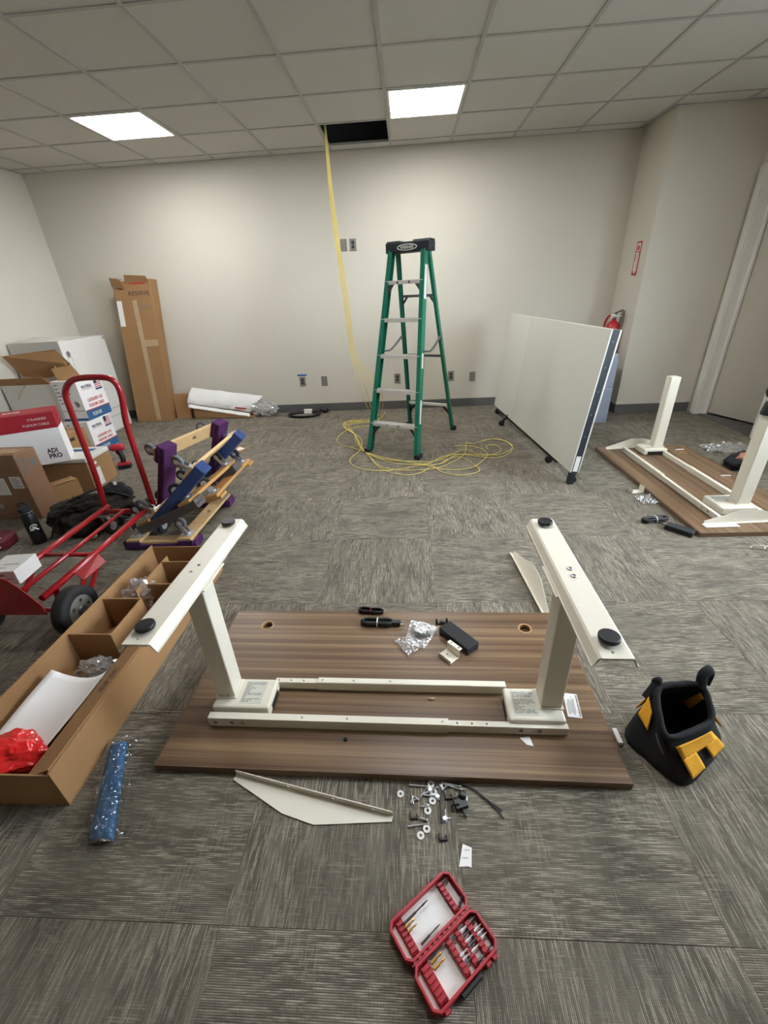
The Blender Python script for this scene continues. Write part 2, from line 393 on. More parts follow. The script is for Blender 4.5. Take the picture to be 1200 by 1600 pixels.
# rubber baseboards
bh, bt = .102, .008
struct(MB().box(XL, XJ, YB-bt, YB, 0, bh).build('baseboard_back', M['base'], bevel=.003))
struct(MB().box(XL, XL+bt, YF, YB-bt, 0, bh).build('baseboard_left', M['base'], bevel=.003))
struct(MB().box(XJ-bt, XJ, YJ-bt, YB-bt, 0, bh).box(XJ, XR-.04, YJ-bt, YJ, 0, bh).build('baseboard_corner', M['base'], bevel=.003))
struct(MB().box(XR-bt, XR, YF, DY0-.09, 0, bh).build('baseboard_right', M['base'], bevel=.003))
# door frame and door
tr = MB()
for y0, y1 in ((DY1-.02, DY1+.09), (DY0-.09, DY0+.02)):
    tr.box(XR-.035, XR+.135, y0, y1, 0, DH+.07); tr.box(XR-.05, XR-.035, y0+.012, y0+.05, 0, DH+.07)
tr.box(XR-.035, XR+.135, DY0+.02, DY1-.02, DH-.02, DH+.07); tr.box(XR+.05, XR+.08, DY1-.04, DY1-.02, 0, DH-.02)
struct(tr.build('trim_1', M['white_trim'], bevel=.004))
dr = bpy.data.objects.new('door_1', None); COL.objects.link(dr); dr.location = (XR+.085, DY1-.03, 0); dr.rotation_euler.z = math.radians(20); struct(dr)
MB().box(0, .044, -.80, -.002, .022, DH-.03).build('door_leaf', M['door'], dr, bevel=.002)
h = MB(); h.lathe([(.027, 0), (.027, .008), (.011, .012), (.011, .05)], (0, -.74, .97), (-1, 0, 0)).bar((-.05, -.745, .97), (-.05, -.63, .97), .018, .018)
h.build('door_handle', M['chrome'], dr)
struct(MB().box(XR+.0, XR+.12, DY0+.02, DY1-.02, .0005, .008).build('trim_2', M['greymetal'], bevel=.002))
# window behind the photographer's right shoulder
wn = MB(); wn.box(XR-.02, XR+.12, WY0, WY1, WZ0-.04, WZ0+.03).box(XR+.02, XR+.1, WY0, WY1, WZ1-.05, WZ1)
for y in (WY0, (WY0+WY1)/2-.025, WY1-.05): wn.box(XR+.02, XR+.1, y, y+.05, WZ0+.03, WZ1-.05)
wo = struct(wn.build('window_right_offscreen', M['white_trim'], bevel=.003))
for a, b in ((WY0+.05, (WY0+WY1)/2-.025), ((WY0+WY1)/2+.025, WY1-.05)):
    MB().box(XR+.055, XR+.061, a, b, WZ0+.03, WZ1-.05).build('pane', clear_plastic('window_glass', alpha=.04, rough=.02), wo)

struct(MB().box(XR+1.4, 45, -40, 45, -3.3, -3.1).build('ground_offscreen', mat('asphalt', (104, 102, 98), .9, var=.1, vscale=2)))  # unseen ground, added to keep sky light from below off the ceiling
# ceiling: deck, grid, tiles, lights
DK = 3.35
ce = struct(MB().box(XL-.12, XR+.12, YF-.12, YB+.12, DK, DK+.1).box(XL-.12, XL, YF-.12, YB+.12, HT, DK).box(XR, XR+.12, YF-.12, YB+.12, HT, DK).box(XL, XR, YB, YB+.12, HT, DK).box(XL, XR, YF-.12, YF, HT, DK).build('ceiling', M['deck']))
S, AX, BY = .6096, -.128, 5.3217
LIGHTS = {(1, 1), (5, 1), (5, 5), (9, 5)}
ai0 = int(math.floor((XL-AX)/S)); ai1 = int(math.ceil((XR-AX)/S))
tmesh = None
for i in range(ai0, ai1):
    for j in range(-1, 14):
        x0 = max(AX+i*S, XL); x1 = min(AX+(i+1)*S, XR); y1 = min(BY-j*S, YB); y0 = max(BY-(j+1)*S, YF)
        if x1-x0 < .01 or y1-y0 < .01: continue
        if (i, j) == (-1, 0): continue                       # the missing tile
        if (i+5, j) in LIGHTS: continue
        if x0 >= XJ-.05 and y0 >= YJ-.3 and y1 > YJ:
            y1 = min(y1, YJ)
            if y1-y0 < .01: continue
        full = abs(x1-x0-S) < 1e-4 and abs(y1-y0-S) < 1e-4
        if full and tmesh: me = tmesh
        else:
            w, hh = (x1-x0)/2-.002, (y1-y0)/2-.002
            me = MB().box(-w, w, -hh, hh, 0, .016).mesh('ceiling_tile'); me.materials.append(M['tile'])
            if full: tmesh = me
        o = bpy.data.objects.new('ceiling_tile', me); COL.objects.link(o); o.parent = ce; o.location = ((x0+x1)/2, (y0+y1)/2, HC)
for i in range(ai0+1, ai1):
    x = AX+i*S; ye = YB if x < XJ else YJ
    MB().box(x-.012, x+.012, YF, ye, HC-.006, HC-.0005).box(x-.003, x+.003, YF, ye, HC-.0005, HC+.035).build('grid_runner', M['tbar'], ce)
for j in range(0, 13):
    y = BY-j*S
    MB().box(XL, XJ if y > YJ else XR, y-.012, y+.012, HC-.005, HC-.0008).build('grid_cross_tee', M['tbar'], ce)
ed = MB().box(XL, XJ, YB-.02, YB, HC-.004, HC-.0005).box(XL, XL+.02, YF, YB, HC-.004, HC-.0005).box(XJ-.02, XJ, YJ-.02, YB, HC-.004, HC-.0005).box(XJ-.02, XR, YJ-.02, YJ, HC-.004, HC-.0005)
ed.build('grid_edge', M['tbar'], ce)
def light_panel(i, j, label, name='ceiling_light'):
    x0 = AX+(i-5)*S; y1 = BY-j*S
    t = thing(name, label, 'ceiling light', (x0+S/2, y1-S/2, HC), group='flat ceiling light panels')
    w = S/2-.014; f = MB()
    for a in (-1, 1):
        f.box(min(a*w, a*(w-.018)), max(a*w, a*(w-.018)), -w, w, -.009, .03); f.box(-w+.018, w-.018, min(a*w, a*(w-.018)), max(a*w, a*(w-.018)), -.009, .03)
    f.box(-w, w, -w, w, .03, .045)
    f.build('frame', M['white_trim'], t)
    MB().box(-w+.018, w-.018, -w+.018, w-.018, -.004, 0.0).build('diffuser', M['glow'], t)
for (i, j) in sorted(LIGHTS):
    lab = {(5, 1): 'square lit ceiling panel next to the missing ceiling tile', (1, 1): 'square lit ceiling panel above the tall leaning cardboard box'}.get((i, j), 'square lit ceiling panel over the near half of the room, by the window' if i == 9 else 'square lit ceiling panel over the upturned main desk')
    light_panel(i, j, lab, {(5, 5): 'ceiling_light_overhead_offscreen', (9, 5): 'ceiling_light_right_offscreen'}.get((i, j), 'ceiling_light'))

# ------------------------------------------------------------------ standing desk being assembled (upside down)
DT = .028
def desktop(name, label, loc, rz, holes):
    t = thing(name, label, 'desk', loc, rz)
    w, d = 1.524, .762
    b = MB().box(.003, w-.003, .003, d-.003, 0, DT); o = b.build('panel', M['walnut'], t, bevel=.0015)
    e = MB().box(0, w, 0, .003, 0, DT).box(0, w, d-.003, d, 0, DT).box(0, .003, .003, d-.003, 0, DT).box(w-.003, w, .003, d-.003, 0, DT)
    e.build('edge_band', M['walnut_edge'], t)
    for (x, y) in holes:
        cut(o, cyl_((x, y, 0), (0, 0, 1), .0245, .006, .05, 28))
        MB().lathe([(.0245, -.012), (.0245, .0), (.030, 0), (.030, .0012), (.0235, .0012), (.0235, -.012), (.0245, -.012)], (x, y, DT), n=28, smooth=False, caps=False).build('grommet_ring', M['kraft_pale'], t)
        MB().lathe([(.006, 0), (.006, .003), (.003, .004)], (x+.004, y-.008, .006), n=12).build('hole_screw', M['plate'], t)
    return t
D1 = ((-.8666, .8015, 0), -.0197)
dk = desktop('walnut_desktop', 'walnut desk top lying upside down under the white legs with black foot pads', *D1, [(.178, .659), (1.349, .657)])
c, s_ = math.cos(D1[1]), math.sin(D1[1])
def DL(x, y, z=0): return Vector((D1[0][0]+c*x-s_*y, D1[0][1]+s_*x+c*y, z))

def desk_frame(label, loc, rz, cols, gears, ry, feet, xs):
    t = thing('standing_desk_base', label, 'desk frame', loc, rz)
    z0 = DT
    (x0, xi, x1), (xb0, xbi, xb1) = xs
    rA = MB().box(x0, xi, ry[0]-.013, ry[0]+.013, z0, z0+.042).build('cross_rail', M['cream'], t, bevel=.001)
    rB = MB().box(xi-.1, x1, ry[0]-.0105, ry[0]+.0105, z0+.002, z0+.037).build('cross_rail_inner', M['cream'], t, bevel=.001)
    r = MB().box(xbi, xb1, ry[1]-.013, ry[1]+.013, z0, z0+.042); r.build('cross_rail', M['cream'], t, bevel=.003)
    r = MB().box(xb0, xbi+.1, ry[1]-.0105, ry[1]+.0105, z0+.002, z0+.037); rC = r.build('cross_rail_inner', M['cream'], t, bevel=.001)
    for k, (gx0, gx1, gy0, gy1) in enumerate(gears):
        g = MB().box(gx0, gx1, gy0, gy1, z0+.004, z0+.054).build('gearbox', M['cream'], t, bevel=.008)
        inner = gx0+.02 if gx0 < .6 else None
        if k == 0: MB().box(gx1-.001, gx1+.0012, gy0+.03, gy1-.03, z0+.006, z0+.034).build('socket_cutout', M['black'], g)  # black patch painted for the dark of the gearbox cutout, no real connector
        else: MB().box(gx0-.0012, gx0+.001, gy0+.03, gy1-.03, z0+.006, z0+.034).build('socket_cutout', M['black'], g)
        lx0, lx1 = (gx0+.095, gx1-.035) if k == 0 else (gx0+.022, gx1-.085)
        l = MB().box(lx0, lx1, gy0+.018, gy1-.012, z0+.0541, z0+.0545).build('rating_label', M['label'], g)
        tx = MB(); random.seed(5+k); y = gy1-.02
        while y > gy0+.026:
            xx = lx0+.004
            while xx < lx1-.012:
                w = random.uniform(.006, .03); w = min(w, lx1-.004-xx); tx.box(xx, xx+w, y-.0022, y, z0+.0545, z0+.0548); xx += w+.003
                if random.random() < .25: break
            y -= .0058
        tx.build('label_print', M['ink_grey'], g)
        if k < len(cols):
            cx0, cx1, cy0, cy1, zt = cols[k]
            MB().box(cx0-.006, cx1+.006, cy0-.006, cy1+.006, z0+.054, z0+.058).build('column_collar', M['cream'], t, bevel=.001)
            cc = MB().box(cx0, cx1, cy0, cy1, z0+.055, zt).build('column', M['cream'], t, bevel=.004)
            MB().lathe([(.0035, 0), (.0035, .001)], ((cx0+cx1)/2+.012, cy0, z0+.07), (0, -1, 0), n=10).build('screw', M['plate'], cc)
    random.seed(3)
    # the rails are hollow tubes
    cut(rA, MB().box(x0+.001, xi-.101, ry[0]-.0112, ry[0]+.0112, z0+.0018, z0+.0402))
    cut(rB, MB().box(xi+.001, x1-.001, ry[0]-.0088, ry[0]+.0088, z0+.0038, z0+.0352))
    cut(rC, MB().box(xb0+.001, xbi-.001, ry[1]-.0088, ry[1]+.0088, z0+.0038, z0+.0352))
    for rail, xs_ in ((rA, (x0+.025, x0+.085, x0+.125)), (rB, (x1-.155, x1-.095))):
        k = MB()
        for x in xs_: k.lathe([(.0075, .005), (.0075, .03)], (x, ry[0], z0+.02), (0, -1, 0), n=14, smooth=False)
        if rail is rB:
            for q in range(3): k.lathe([(.0032, .02), (.0032, .06)], (xi+.03+.05*q, ry[0], z0), (0, 0, 1), n=10, smooth=False)
        cut(rail, k)
    k = MB()
    for q in range(3): k.lathe([(.0032, .02), (.0032, .06)], (xb0+.012+.049*q, ry[1], z0), (0, 0, 1), n=10, smooth=False)
    cut(rC, k)
    for x, y in ((x0+.34, ry[0]), (x0+.5, ry[0]), (xi-.02, ry[0]), (xbi+.02, ry[1]), (xbi+.14, ry[1]), (xbi+.28, ry[1])):
        MB().lathe([(.004, 0), (.004, .0012)], (x, y, z0+.0418), n=12).build('rail_rivet', M['plate'], t)
    for (fx, fy, fl_, fz, inner, chrome) in feet:
        w = .040; y0, y1 = fy-fl_/2, fy+fl_/2
        ft = MB()
        prof = [(-.053, fz-.026), (-.050, fz-.026), (-.040, fz-.004), (-.034, fz), (.034, fz), (.040, fz-.004), (.050, fz-.026), (.053, fz-.026), (.053, fz-.029), (.048, fz-.029), (.037, fz-.008), (.033, fz-.004), (-.033, fz-.004), (-.037, fz-.008), (-.048, fz-.029), (-.053, fz-.029)]
        n = len(prof); vs = [(fx+a, y, b) for y in (y0, y1) for a, b in prof]
        fs = [(i, (i+1) % n, n+(i+1) % n, n+i) for i in range(n)]
        caps = [(3, 4, 11, 12), (2, 3, 12, 13), (1, 2, 13, 14), (0, 1, 14, 15), (4, 5, 10, 11), (5, 6, 9, 10), (6, 7, 8, 9)]
        fs += [tuple(q) for q in caps]+[tuple(n+i for i in q)[::-1] for q in caps]
        ft.add(vs, fs)
        # end lips
        for y, sg in ((y0, -1), (y1, 1)):
            ft.box(fx-.034, fx+.034, min(y, y+sg*.002), max(y, y+sg*.002), fz-.006, fz)
        f = ft.build('foot', M['cream'], t)
        for y in (y0+.052, y1-.042):
            MB().lathe([(.008, 0), (.008, .006), (.024, .007), (.025, .010), (.025, .016), (.022, .018)], (fx, y, fz), n=28).build('glide_pad', M['black'], f)
            if not chrome: pass
        fk = MB()
        for y in (fy+.018, fy-.018):
            if chrome:
                cut(MB().lathe([(.0095, 0), (.0095, .002), (.006, .004)], (fx+.003, y, fz), n=18).build('foot_bolt', M['chrome'], f), cyl_((fx+.003, y, fz), (0, 0, 1), .004, .0005, .01, 6))
            else: fk.lathe([(.0055, -.012), (.0055, .01)], (fx+(.006 if y > fy else -.004), y, fz), n=14, smooth=False)
        fk.lathe([(.0035, -.012), (.0035, .01)], (fx-.004, y0+.016, fz), n=10, smooth=False)
        cut(f, fk)
        MB().box(fx-.04+inner*.02, fx+.04+inner*.02, fy-.075, fy+.075, fz-.036, fz-.03).build('foot_plate', M['cream'], t, bevel=.002)
    return t
desk_frame('white two-leg standing desk frame with foot bars and black pads on top', D1[0], D1[1],
           [(.135, .203, .226, .300, .60), (1.297, 1.368, .213, .286, .60)],
           [(.130, .342, .183, .312), (1.182, 1.372, .165, .296)], (.160, .322),
           [(.172, .27, .645, .63, 1, False), (1.325, .25, .645, .63, -1, True)],
           ((.128, .978, 1.376), (.325, .49, 1.20)))
# stickers on the desk
t = thing('shipping_label', 'white printed barcode label on the walnut desk top beside the right leg', 'label', DL(1.43, .27, DT), D1[1]-.12)
MB().box(-.024, .024, -.05, .05, .0002, .0007).build('paper', M['paper'], t)
b = MB(); random.seed(2)
y = -.045
while y < .045:
    w = random.choice((.001, .002, .003)); b.box(.016, .022, y, y+w, .0007, .0009); y += w+.0015
for k in range(9): b.box(-.018+.0035*k if k < 8 else 0, -.0168+.0035*k if k < 8 else .001, -.04+.01*random.random(), .01+.03*random.random(), .0007, .0009)
b.build('label_print', M['ink'], t)
t = thing('label_scrap', 'small white label scrap beside the front rail of the white desk frame', 'label', DL(1.235, .128, DT), D1[1]+.1)
MB().prism([(-.018, .012), (.016, .014), (.018, -.02), (-.002, -.014)], .0003, .0009).build('paper', M['paper'], t)

# ------------------------------------------------------------------ second desk by the door
D2 = ((1.690, 3.738, 0), -PI/2+.008)
desktop('walnut_desktop', 'dark walnut desk top on the carpet near the door', *D2, [(.20, .655), (1.34, .655)])
desk_frame('white desk frame with two bare columns and no feet near the door', D2[0], D2[1],
           [(.115, .19, .40, .475, .66), (1.20, 1.28, .35, .43, .645)],
           [(.09, .245, .30, .49), (1.13, 1.32, .24, .45)], (.185, .465),
           [], ((.13, .75, 1.39), (.24, .6, 1.36)))
# wing support brackets
def bracket(label, M4, group=None):
    t = thing('support_bracket', label, 'bracket', M=M4, group=group)
    L = .53
    p = [(0, 0), (L, 0), (L, .018), (L*.62, .072), (L*.42, .078), (.0, .016)]
    MB().prism(p, 0, .0028).build('wing_plate', M['cream'], t, bevel=.0008)
    f = MB().box(0, L, -.0028, 0, 0, .022).build('flange', M['cream'], t, bevel=.0008)
    k = MB()
    for x in (.06, .19, .34): k.lathe([(.0045, -.01), (.0045, .01)], (x, 0, .012), (0, 1, 0), n=12, smooth=False)
    cut(f, k)
    return t
a = G(614, 1276); b = G(371, 1211)
bracket('white tapered steel bracket lying flat beside the loose screws', frame_mat(a+Vector((0, 0, .001)), b-a, Vector((-(b-a).y, (b-a).x, 0))))
a = G(801, 866); b = G(852, 961)
bracket('white tapered steel bracket on carpet beyond the grommet hole', frame_mat(a+Vector((0, 0, .005)), b-a, (.55, 0, .83)))
bracket('white tapered bracket standing at the near end of the second desk', frame_mat((1.79, 2.335, DT), (1, .05, 0), (0, .06, 1)))
bracket('white tapered bracket standing at the far end of the second desk', frame_mat((1.76, 3.69, DT), (1, .12, 0), (0, .06, 1)))
bracket('white tapered bracket on carpet in front of the second desk', frame_mat((1.91, 2.09, .001), (1, -.25, 0), (.25, 1, 0)))
t = thing('label_scrap', 'crumpled white label strip on the second desk near its bracket', 'label', (1.87, 2.30, DT), .02)
MB().grid(lambda u, v: Vector(((u-.5)*.2, (v-.5)*.045, .002+.003*abs(noise.noise(Vector((u*9, v*4, 1)))))), 14, 4).build('paper', M['paper'], t, solid=.0008)
for (px, py, lab) in ((1062, 703, 'short curved white cable tie near the far column'), (1134, 744, 'short curved white cable tie near the close column')):
    p = G(px, py, DT); tag(MB().tube([p+Vector((-.035+.014*k, .008*math.sin(k*.6), .003)) for k in range(6)], .004, 6).build('cable_tie', M['paper']), lab+' of the second desk', 'cable tie')

# ------------------------------------------------------------------ things lying on the main desk top
def cord_bundle(label, c, rz, L, Wd, turns, r, z, tiecol, group=None, plug=True):
    t = thing('cable_bundle', label, 'cable', c, rz, group)
    random.seed(int(L*1000)); m = MB(); pts = []
    for k in range(turns):
        w = Wd*(.5+.5*random.random()); l = L*(.85+.15*random.random()); zz = r+random.random()*z
        for q in range(14):
            a = 2*PI*q/14; sx = math.cos(a); pts.append(Vector((sx*l/2, math.sin(a)*w/2*(.45+.55*abs(sx)), zz+random.uniform(-1, 1)*r*.3)))
    for p in pts: p.z = max(p.z, r*1.02)
    m.tube(smooth_path(pts, 3), r, 7); m.build('cord', M['black'], t)
    tie = MB().tube([Vector((0, math.cos(a)*Wd*.36, r+z*.5+math.sin(a)*(z*.5+r*1.2))) for a in [2*PI*k/14 for k in range(14)]], .0028, 6, closed=True); tie.build('cord_tie', tiecol, t)
    if plug:
        p = MB().box(L/2-.01, L/2+.03, -.012, .012, .003, .026).build('plug', M['black'], t, bevel=.004)
        MB().box(L/2+.03, L/2+.048, -.008, -.0065, .01, .016).box(L/2+.03, L/2+.048, .0065, .008, .01, .016).build('prong', M['chrome'], p)
    return t
p = G(590, 976, DT); cord_bundle('thick black power cord bundle with white tie on the desk top', (p.x, p.y, DT), -.06, .15, .06, 6, .0045, .022, M['paper'])
p = G(580, 957, DT); cord_bundle('thin black cord bundle with dark red tie by the desk edge', (p.x, p.y, DT), -.12, .125, .05, 5, .0035, .016, M['maroon'], plug=False)
# control box
t = thing('control_box', 'black rectangular desk control box on the walnut desk top', 'control box', G(716, 1001, DT), math.radians(-50))
MB().box(-.085, .085, -.034, .034, 0, .036).build('case', M['blackmat'], t, bevel=.004)
# small black clip behind it
p = G(690, 974, DT); t = thing('cable_clip', 'small black plastic clip bracket leaning at the control box', 'clip', p, .2)
k = MB(); k.box(-.025, .025, -.006, .006, 0, .006).box(-.028, -.02, -.006, .006, 0, .03).box(.02, .028, -.006, .006, 0, .026).box(-.008, .008, -.012, .004, 0, .018); k.build('clip_body', M['black'], t, bevel=.002)
# z bracket
p = G(703, 1024, DT); t = thing('mounting_bracket', 'small white Z-shaped metal bracket leaning against the control box', 'bracket', p, math.radians(-48))
z = MB().box(-.034, .034, -.032, .018, .0, .0025).box(-.034, .034, -.0345, -.032, 0, .016).box(-.034, .034, .018, .0205, 0, .04).box(-.034, .034, .0205, .036, .0375, .04)
zb = z.build('bent_plate', M['cream'], t, bevel=.0008)
cut(zb, MB().lathe([(.0035, .03), (.0035, .05)], (-.02, .029, 0), n=10, smooth=False).lathe([(.0035, .03), (.0035, .05)], (.02, .029, 0), n=10, smooth=False).lathe([(.0035, -.01), (.0035, .01)], (-.012, -.005, 0), n=10, smooth=False))
# bagged handset
p = G(658, 988, DT); t = thing('bagged_handset', 'desk control handset coiled in a clear plastic bag', 'handset', p, math.radians(-20))
MB().box(-.032, .032, -.03, .03, .003, .022).build('handset', M['greymetal'], t, bevel=.006)
lb = MB().box(-.026, .026, -.022, .024, .0221, .0226).build('printed_label', M['paper'], t)
MB().tube([Vector((.012*math.cos(a), .012*math.sin(a), .0228)) for a in [k*.4 for k in range(13)]], .001, 5).box(-.02, .0, .016, .018, .0226, .0229).box(.004, .022, -.018, -.014, .0226, .0229).build('label_print', M['ink_grey'], lb)
MB().tube(smooth_path([Vector((.042*math.cos(a), .036*math.sin(a), .008+.004*math.sin(3*a))) for a in [k*PI/8 for k in range(28)]], 2), .003, 6).build('cable', M['black'], t)
def bagtop(u, v):
    x = (u-.5)*.125; y = -.09+v*.145; k = max(0, 1-((x/.055)**2+((y-.0)/.05)**2)); n1 = noise.noise(Vector((x*60, y*60, 2.2)))
    return Vector((x*(.75+.3*v), y, .004+.026*min(1, k*2)+.006*abs(n1)))
MB().grid(bagtop, 26, 26, False).build('clear_bag', M['clear'], t)
p = G(640, 1008, DT)
t = thing('plastic_bag', 'crumpled empty clear plastic bag on the walnut desk top', 'plastic bag', p, math.radians(35))
MB().grid(lambda u, v: Vector(((u-.5)*.09, (v-.5)*.11*(1-.3*u), .003+.014*abs(noise.noise(Vector((u*5, v*7, 4))))+.006*abs(noise.noise(Vector((u*14, v*3, 8)))))), 22, 26, False).build('film', M['clear'], t)
# stray plugs on the desk
p = G(674, 1093, DT); tag(MB().tube([p+Vector((-.012, 0, .004)), p+Vector((.012, 0, .004))], .004, 8).build('wood_dowel', M['kraft_edge']), 'tiny tan dowel between the two desk rails', 'dowel')
p = G(540, 1156, DT); tag(MB().lathe([(.006, 0), (.006, .008), (.003, .010)], p, n=10).build('plastic_plug', M['blackmat']), 'tiny dark plug in front of the front rail', 'plug')

# ------------------------------------------------------------------ loose hardware on the carpet
def zpt(x, y): return G(600+x/6, 1210+y/6)          # picks from a 6x enlargement
wash = None
for k, (x, y) in enumerate([(155, 185), (440, 95), (463, 168), (455, 252), (410, 342), (400, 514), (344, 575), (753, 226), (562, 112)]):
    p = zpt(x, y)
    if wash is None:
        wash = tag(MB().lathe([(.0042, 0), (.0105, 0), (.0105, .0018), (.0042, .0018), (.0042, 0)], n=22, smooth=False, caps=False).build('washer', M['ink_white']), 'flat white washer among the loose screws on the carpet', 'washer', 'white washers on the carpet'); o = wash
    else: o = wash.copy(); COL.objects.link(o)
    o.location = (p.x, p.y, .001+.0004*(k % 3)); o.rotation_euler = (.05*(k % 3), .04*(k % 2), 0)
wash['label'] = wash['label']
scr = {}
def screw(a, b, kind='long'):
    pa, pb = zpt(*a), zpt(*b); L = max(.012, (pb-pa).length); key = round(L*250)
    if key not in scr:
        m = MB().lathe([(.0008, 0), (.002, .004), (.0022, L-.003), (.0046, L-.001), (.0048, L), (.003, L+.0012)], (0, 0, 0), (1, 0, 0), n=8)
        n = int(L/.0022)
        for q in range(n//2): m.lathe([(.0022, 0), (.0028, .0006), (.0022, .0012)], (.004+q*.0022, 0, 0), (1, 0, 0), n=8)
        scr[key] = m.mesh('screw'); scr[key].materials.append(M['silver'])
    o = bpy.data.objects.new('screw', scr[key]); COL.objects.link(o)
    o.location = (pa.x, pa.y, .0046); o.rotation_euler.z = math.atan2(pb.y-pa.y, pb.x-pa.x)
    return tag(o, 'short silver screw among the washers on the carpet' if L < .033 else 'long thin silver screw among the washers on the carpet', 'screw', 'silver screws on the carpet')
for a, b in [((230, 105), (415, 122)), ((340, 230), (405, 125)), ((335, 205), (500, 130)), ((365, 200), (435, 207)), ((250, 285), (270, 215)), ((280, 295), (262, 225)), ((245, 262), (300, 240)), ((290, 215), (328, 250)),
             ((515, 95), (550, 155)), ((530, 82), (718, 122)), ((545, 92), (722, 150)), ((340, 307), (415, 305)), ((385, 280), (420, 300)), ((335, 412), (405, 438)), ((220, 495), (418, 470)), ((505, 185), (505, 225)), ((575, 330), (575, 400)), ((630, 418), (575, 420)), ((688, 190), (675, 215))]:
    screw(a, b)
for x, y in ((430, 155), (500, 218), (568, 425)):
    p = zpt(x, y); tag(MB().lathe([(.009, 0), (.009, .003), (.005, .005), (.005, .010)], p, n=14).build('cap_nut', M['silver']), 'round silver cap nut among the loose screws', 'nut', 'cap nuts on the carpet')
for pts, lab in (([(540, 470), (535, 380), (530, 260), (545, 180), (590, 125), (680, 95), (760, 108), (850, 150), (930, 220), (1030, 290), (1110, 350)], 'long black zip tie curling past the loose screws'),
                 ([(700, 95), (780, 115), (870, 170), (960, 240), (1040, 320), (1125, 425)], 'black zip tie crossing the longer zip tie')):
    tag(MB().tube(smooth_path([zpt(*q)+Vector((0, 0, .004)) for q in pts], 5), .0026, 6, flat=.5).build('zip_tie', M['black']), lab, 'zip tie')
p = zpt(725, 295); t = thing('cable_clip', 'cluster-shaped black plastic cable clip beside a washer', 'clip', p, .3)
k = MB(); k.box(-.02, .018, -.012, .016, 0, .014).lathe([(.012, 0), (.012, .02), (.006, .024)], (.012, .02, 0), n=14).box(-.003, .003, -.036, -.01, .002, .008).tube([Vector((-.02+.012*math.cos(a), .0, .012+.01*math.sin(a))) for a in [q*.5 for q in range(9)]], .003, 6); k.build('clip_body', M['black'], t, bevel=.002)
for x, y, lab in ((555, 600, 'black square plastic clip at the end of the scattered screws'), (280, 400, 'small dark plastic clip near the short screws'), (605, 215, 'small brown plastic clip by the zip tie')):
    p = zpt(x, y); t = thing('cable_clip', lab, 'clip', p, .1); MB().box(-.012, .012, -.008, -.003, 0, .008).box(-.012, -.007, -.003, .012, 0, .008).box(.007, .012, -.003, .006, 0, .008).build('clip_body', M['black'] if x == 555 else M['clipbrown'], t, bevel=.0015)
# torn paper
q = [G(*a) for a in ((723, 1319), (737, 1325), (737, 1356), (731, 1354), (717, 1355))]
t = thing('paper_scrap', 'torn white paper scrap with handwriting beside the red bit case', 'paper', q[2])
MB().slab([p-q[2]+Vector((0, 0, .0015)) for p in q], .0005).build('paper', M['paper'], t)
MB().tube([G(726+k*2, 1327+(k % 2)*3)-q[2]+Vector((0, 0, .0022)) for k in range(5)], .0006, 4).tube([G(722+k*2, 1340+(k % 3))-q[2]+Vector((0, 0, .0022)) for k in range(6)], .0005, 4).build('handwriting', M['ink_grey'], t)

# ------------------------------------------------------------------ red bit case
ang = math.radians(37.5)
t = thing('bit_case', 'open red plastic driver bit case on the carpet', 'tool case', (.055, .417, 0), ang)
def half(y0, y1, nm, thick, rows, liners):
    x0, x1 = -.098, .098
    b = MB(); ch = .014
    outer = [(x0+ch, y0), (x1-ch, y0), (x1, y0+ch), (x1, y1-ch), (x1-ch, y1), (x0+ch, y1), (x0, y1-ch), (x0, y0+ch)]
    b.prism(outer, 0, .004)
    w = .006; n = 8; inner = [(x0+ch+.002, y0+w), (x1-ch-.002, y0+w), (x1-w, y0+ch+.002), (x1-w, y1-ch-.002), (x1-ch-.002, y1-w), (x0+ch+.002, y1-w), (x0+w, y1-ch-.002), (x0+w, y0+ch+.002)]
    vs = [(x, y, z) for z in (.004, thick) for (x, y) in outer]+[(x, y, z) for z in (.004, thick) for (x, y) in inner]
    fs = []
    for i in range(n):
        j = (i+1) % n; fs += [(i, j, n+j, n+i), (2*n+j, 2*n+i, 3*n+i, 3*n+j), (n+i, n+j, 3*n+j, 3*n+i)]
    b.add(vs, fs); o = b.build(nm, M['redplastic'], t, bevel=.0012)
    for (a, bb, cc, d) in liners: MB().box(a, bb, cc, d, .0042, .0052).build('white_liner', M['paper'], o)
    for (xc, wd) in rows:
        r = MB().box(xc-wd/2, xc+wd/2, y0+.010, y1-.010, .004, thick-.010)
        for k in range(6):
            yy = y0+.013+k*(y1-y0-.026)/5.6
            r.box(xc-wd/2+.001, xc+wd/2-.001, yy, yy+.004, thick-.010, thick-.004)
        r.build('bit_holder', M['redplastic'], o, bevel=.001)
    return o
up = half(.003, .093, 'lid', .024, [(-.068, .018), (.062, .014)], [(-.058, .054, .009, .087), (.070, .088, .012, .084), (-.091, -.078, .012, .084)])
dn = half(-.093, -.003, 'tray', .026, [(-.066, .022), (.006, .014), (.034, .014), (.066, .014)], [(-.054, .0, -.087, -.009), (.013, .027, -.087, -.009), (.041, .058, -.087, -.009), (.074, .088, -.084, -.012), (-.091, -.078, -.084, -.012)])
hg = MB()
for k in range(12): hg.box(-.085+k*.0148, -.0775+k*.0148, -.004, .004, .014, .022)
hg.box(-.09, .092, -.0015, .0015, .015, .020); hg.build('hinge', M['redplastic'], t)
MB().box(-.03, .03, -.104, -.0935, .004, .018).build('latch', M['black'], t, bevel=.002)
for k in (-.07, .055, .075): MB().box(k-.006, k+.006, -.1, -.093, .004, .02).build('case_rib', M['redplastic'], t)
for k in (-.06, -.02, .03, .07): MB().box(k-.008, k+.008, .093, .097, .006, .018).build('case_rib', M['redplastic'], t)
MC = TR(.055, .417, 0) @ RZ(ang)
bits = {}
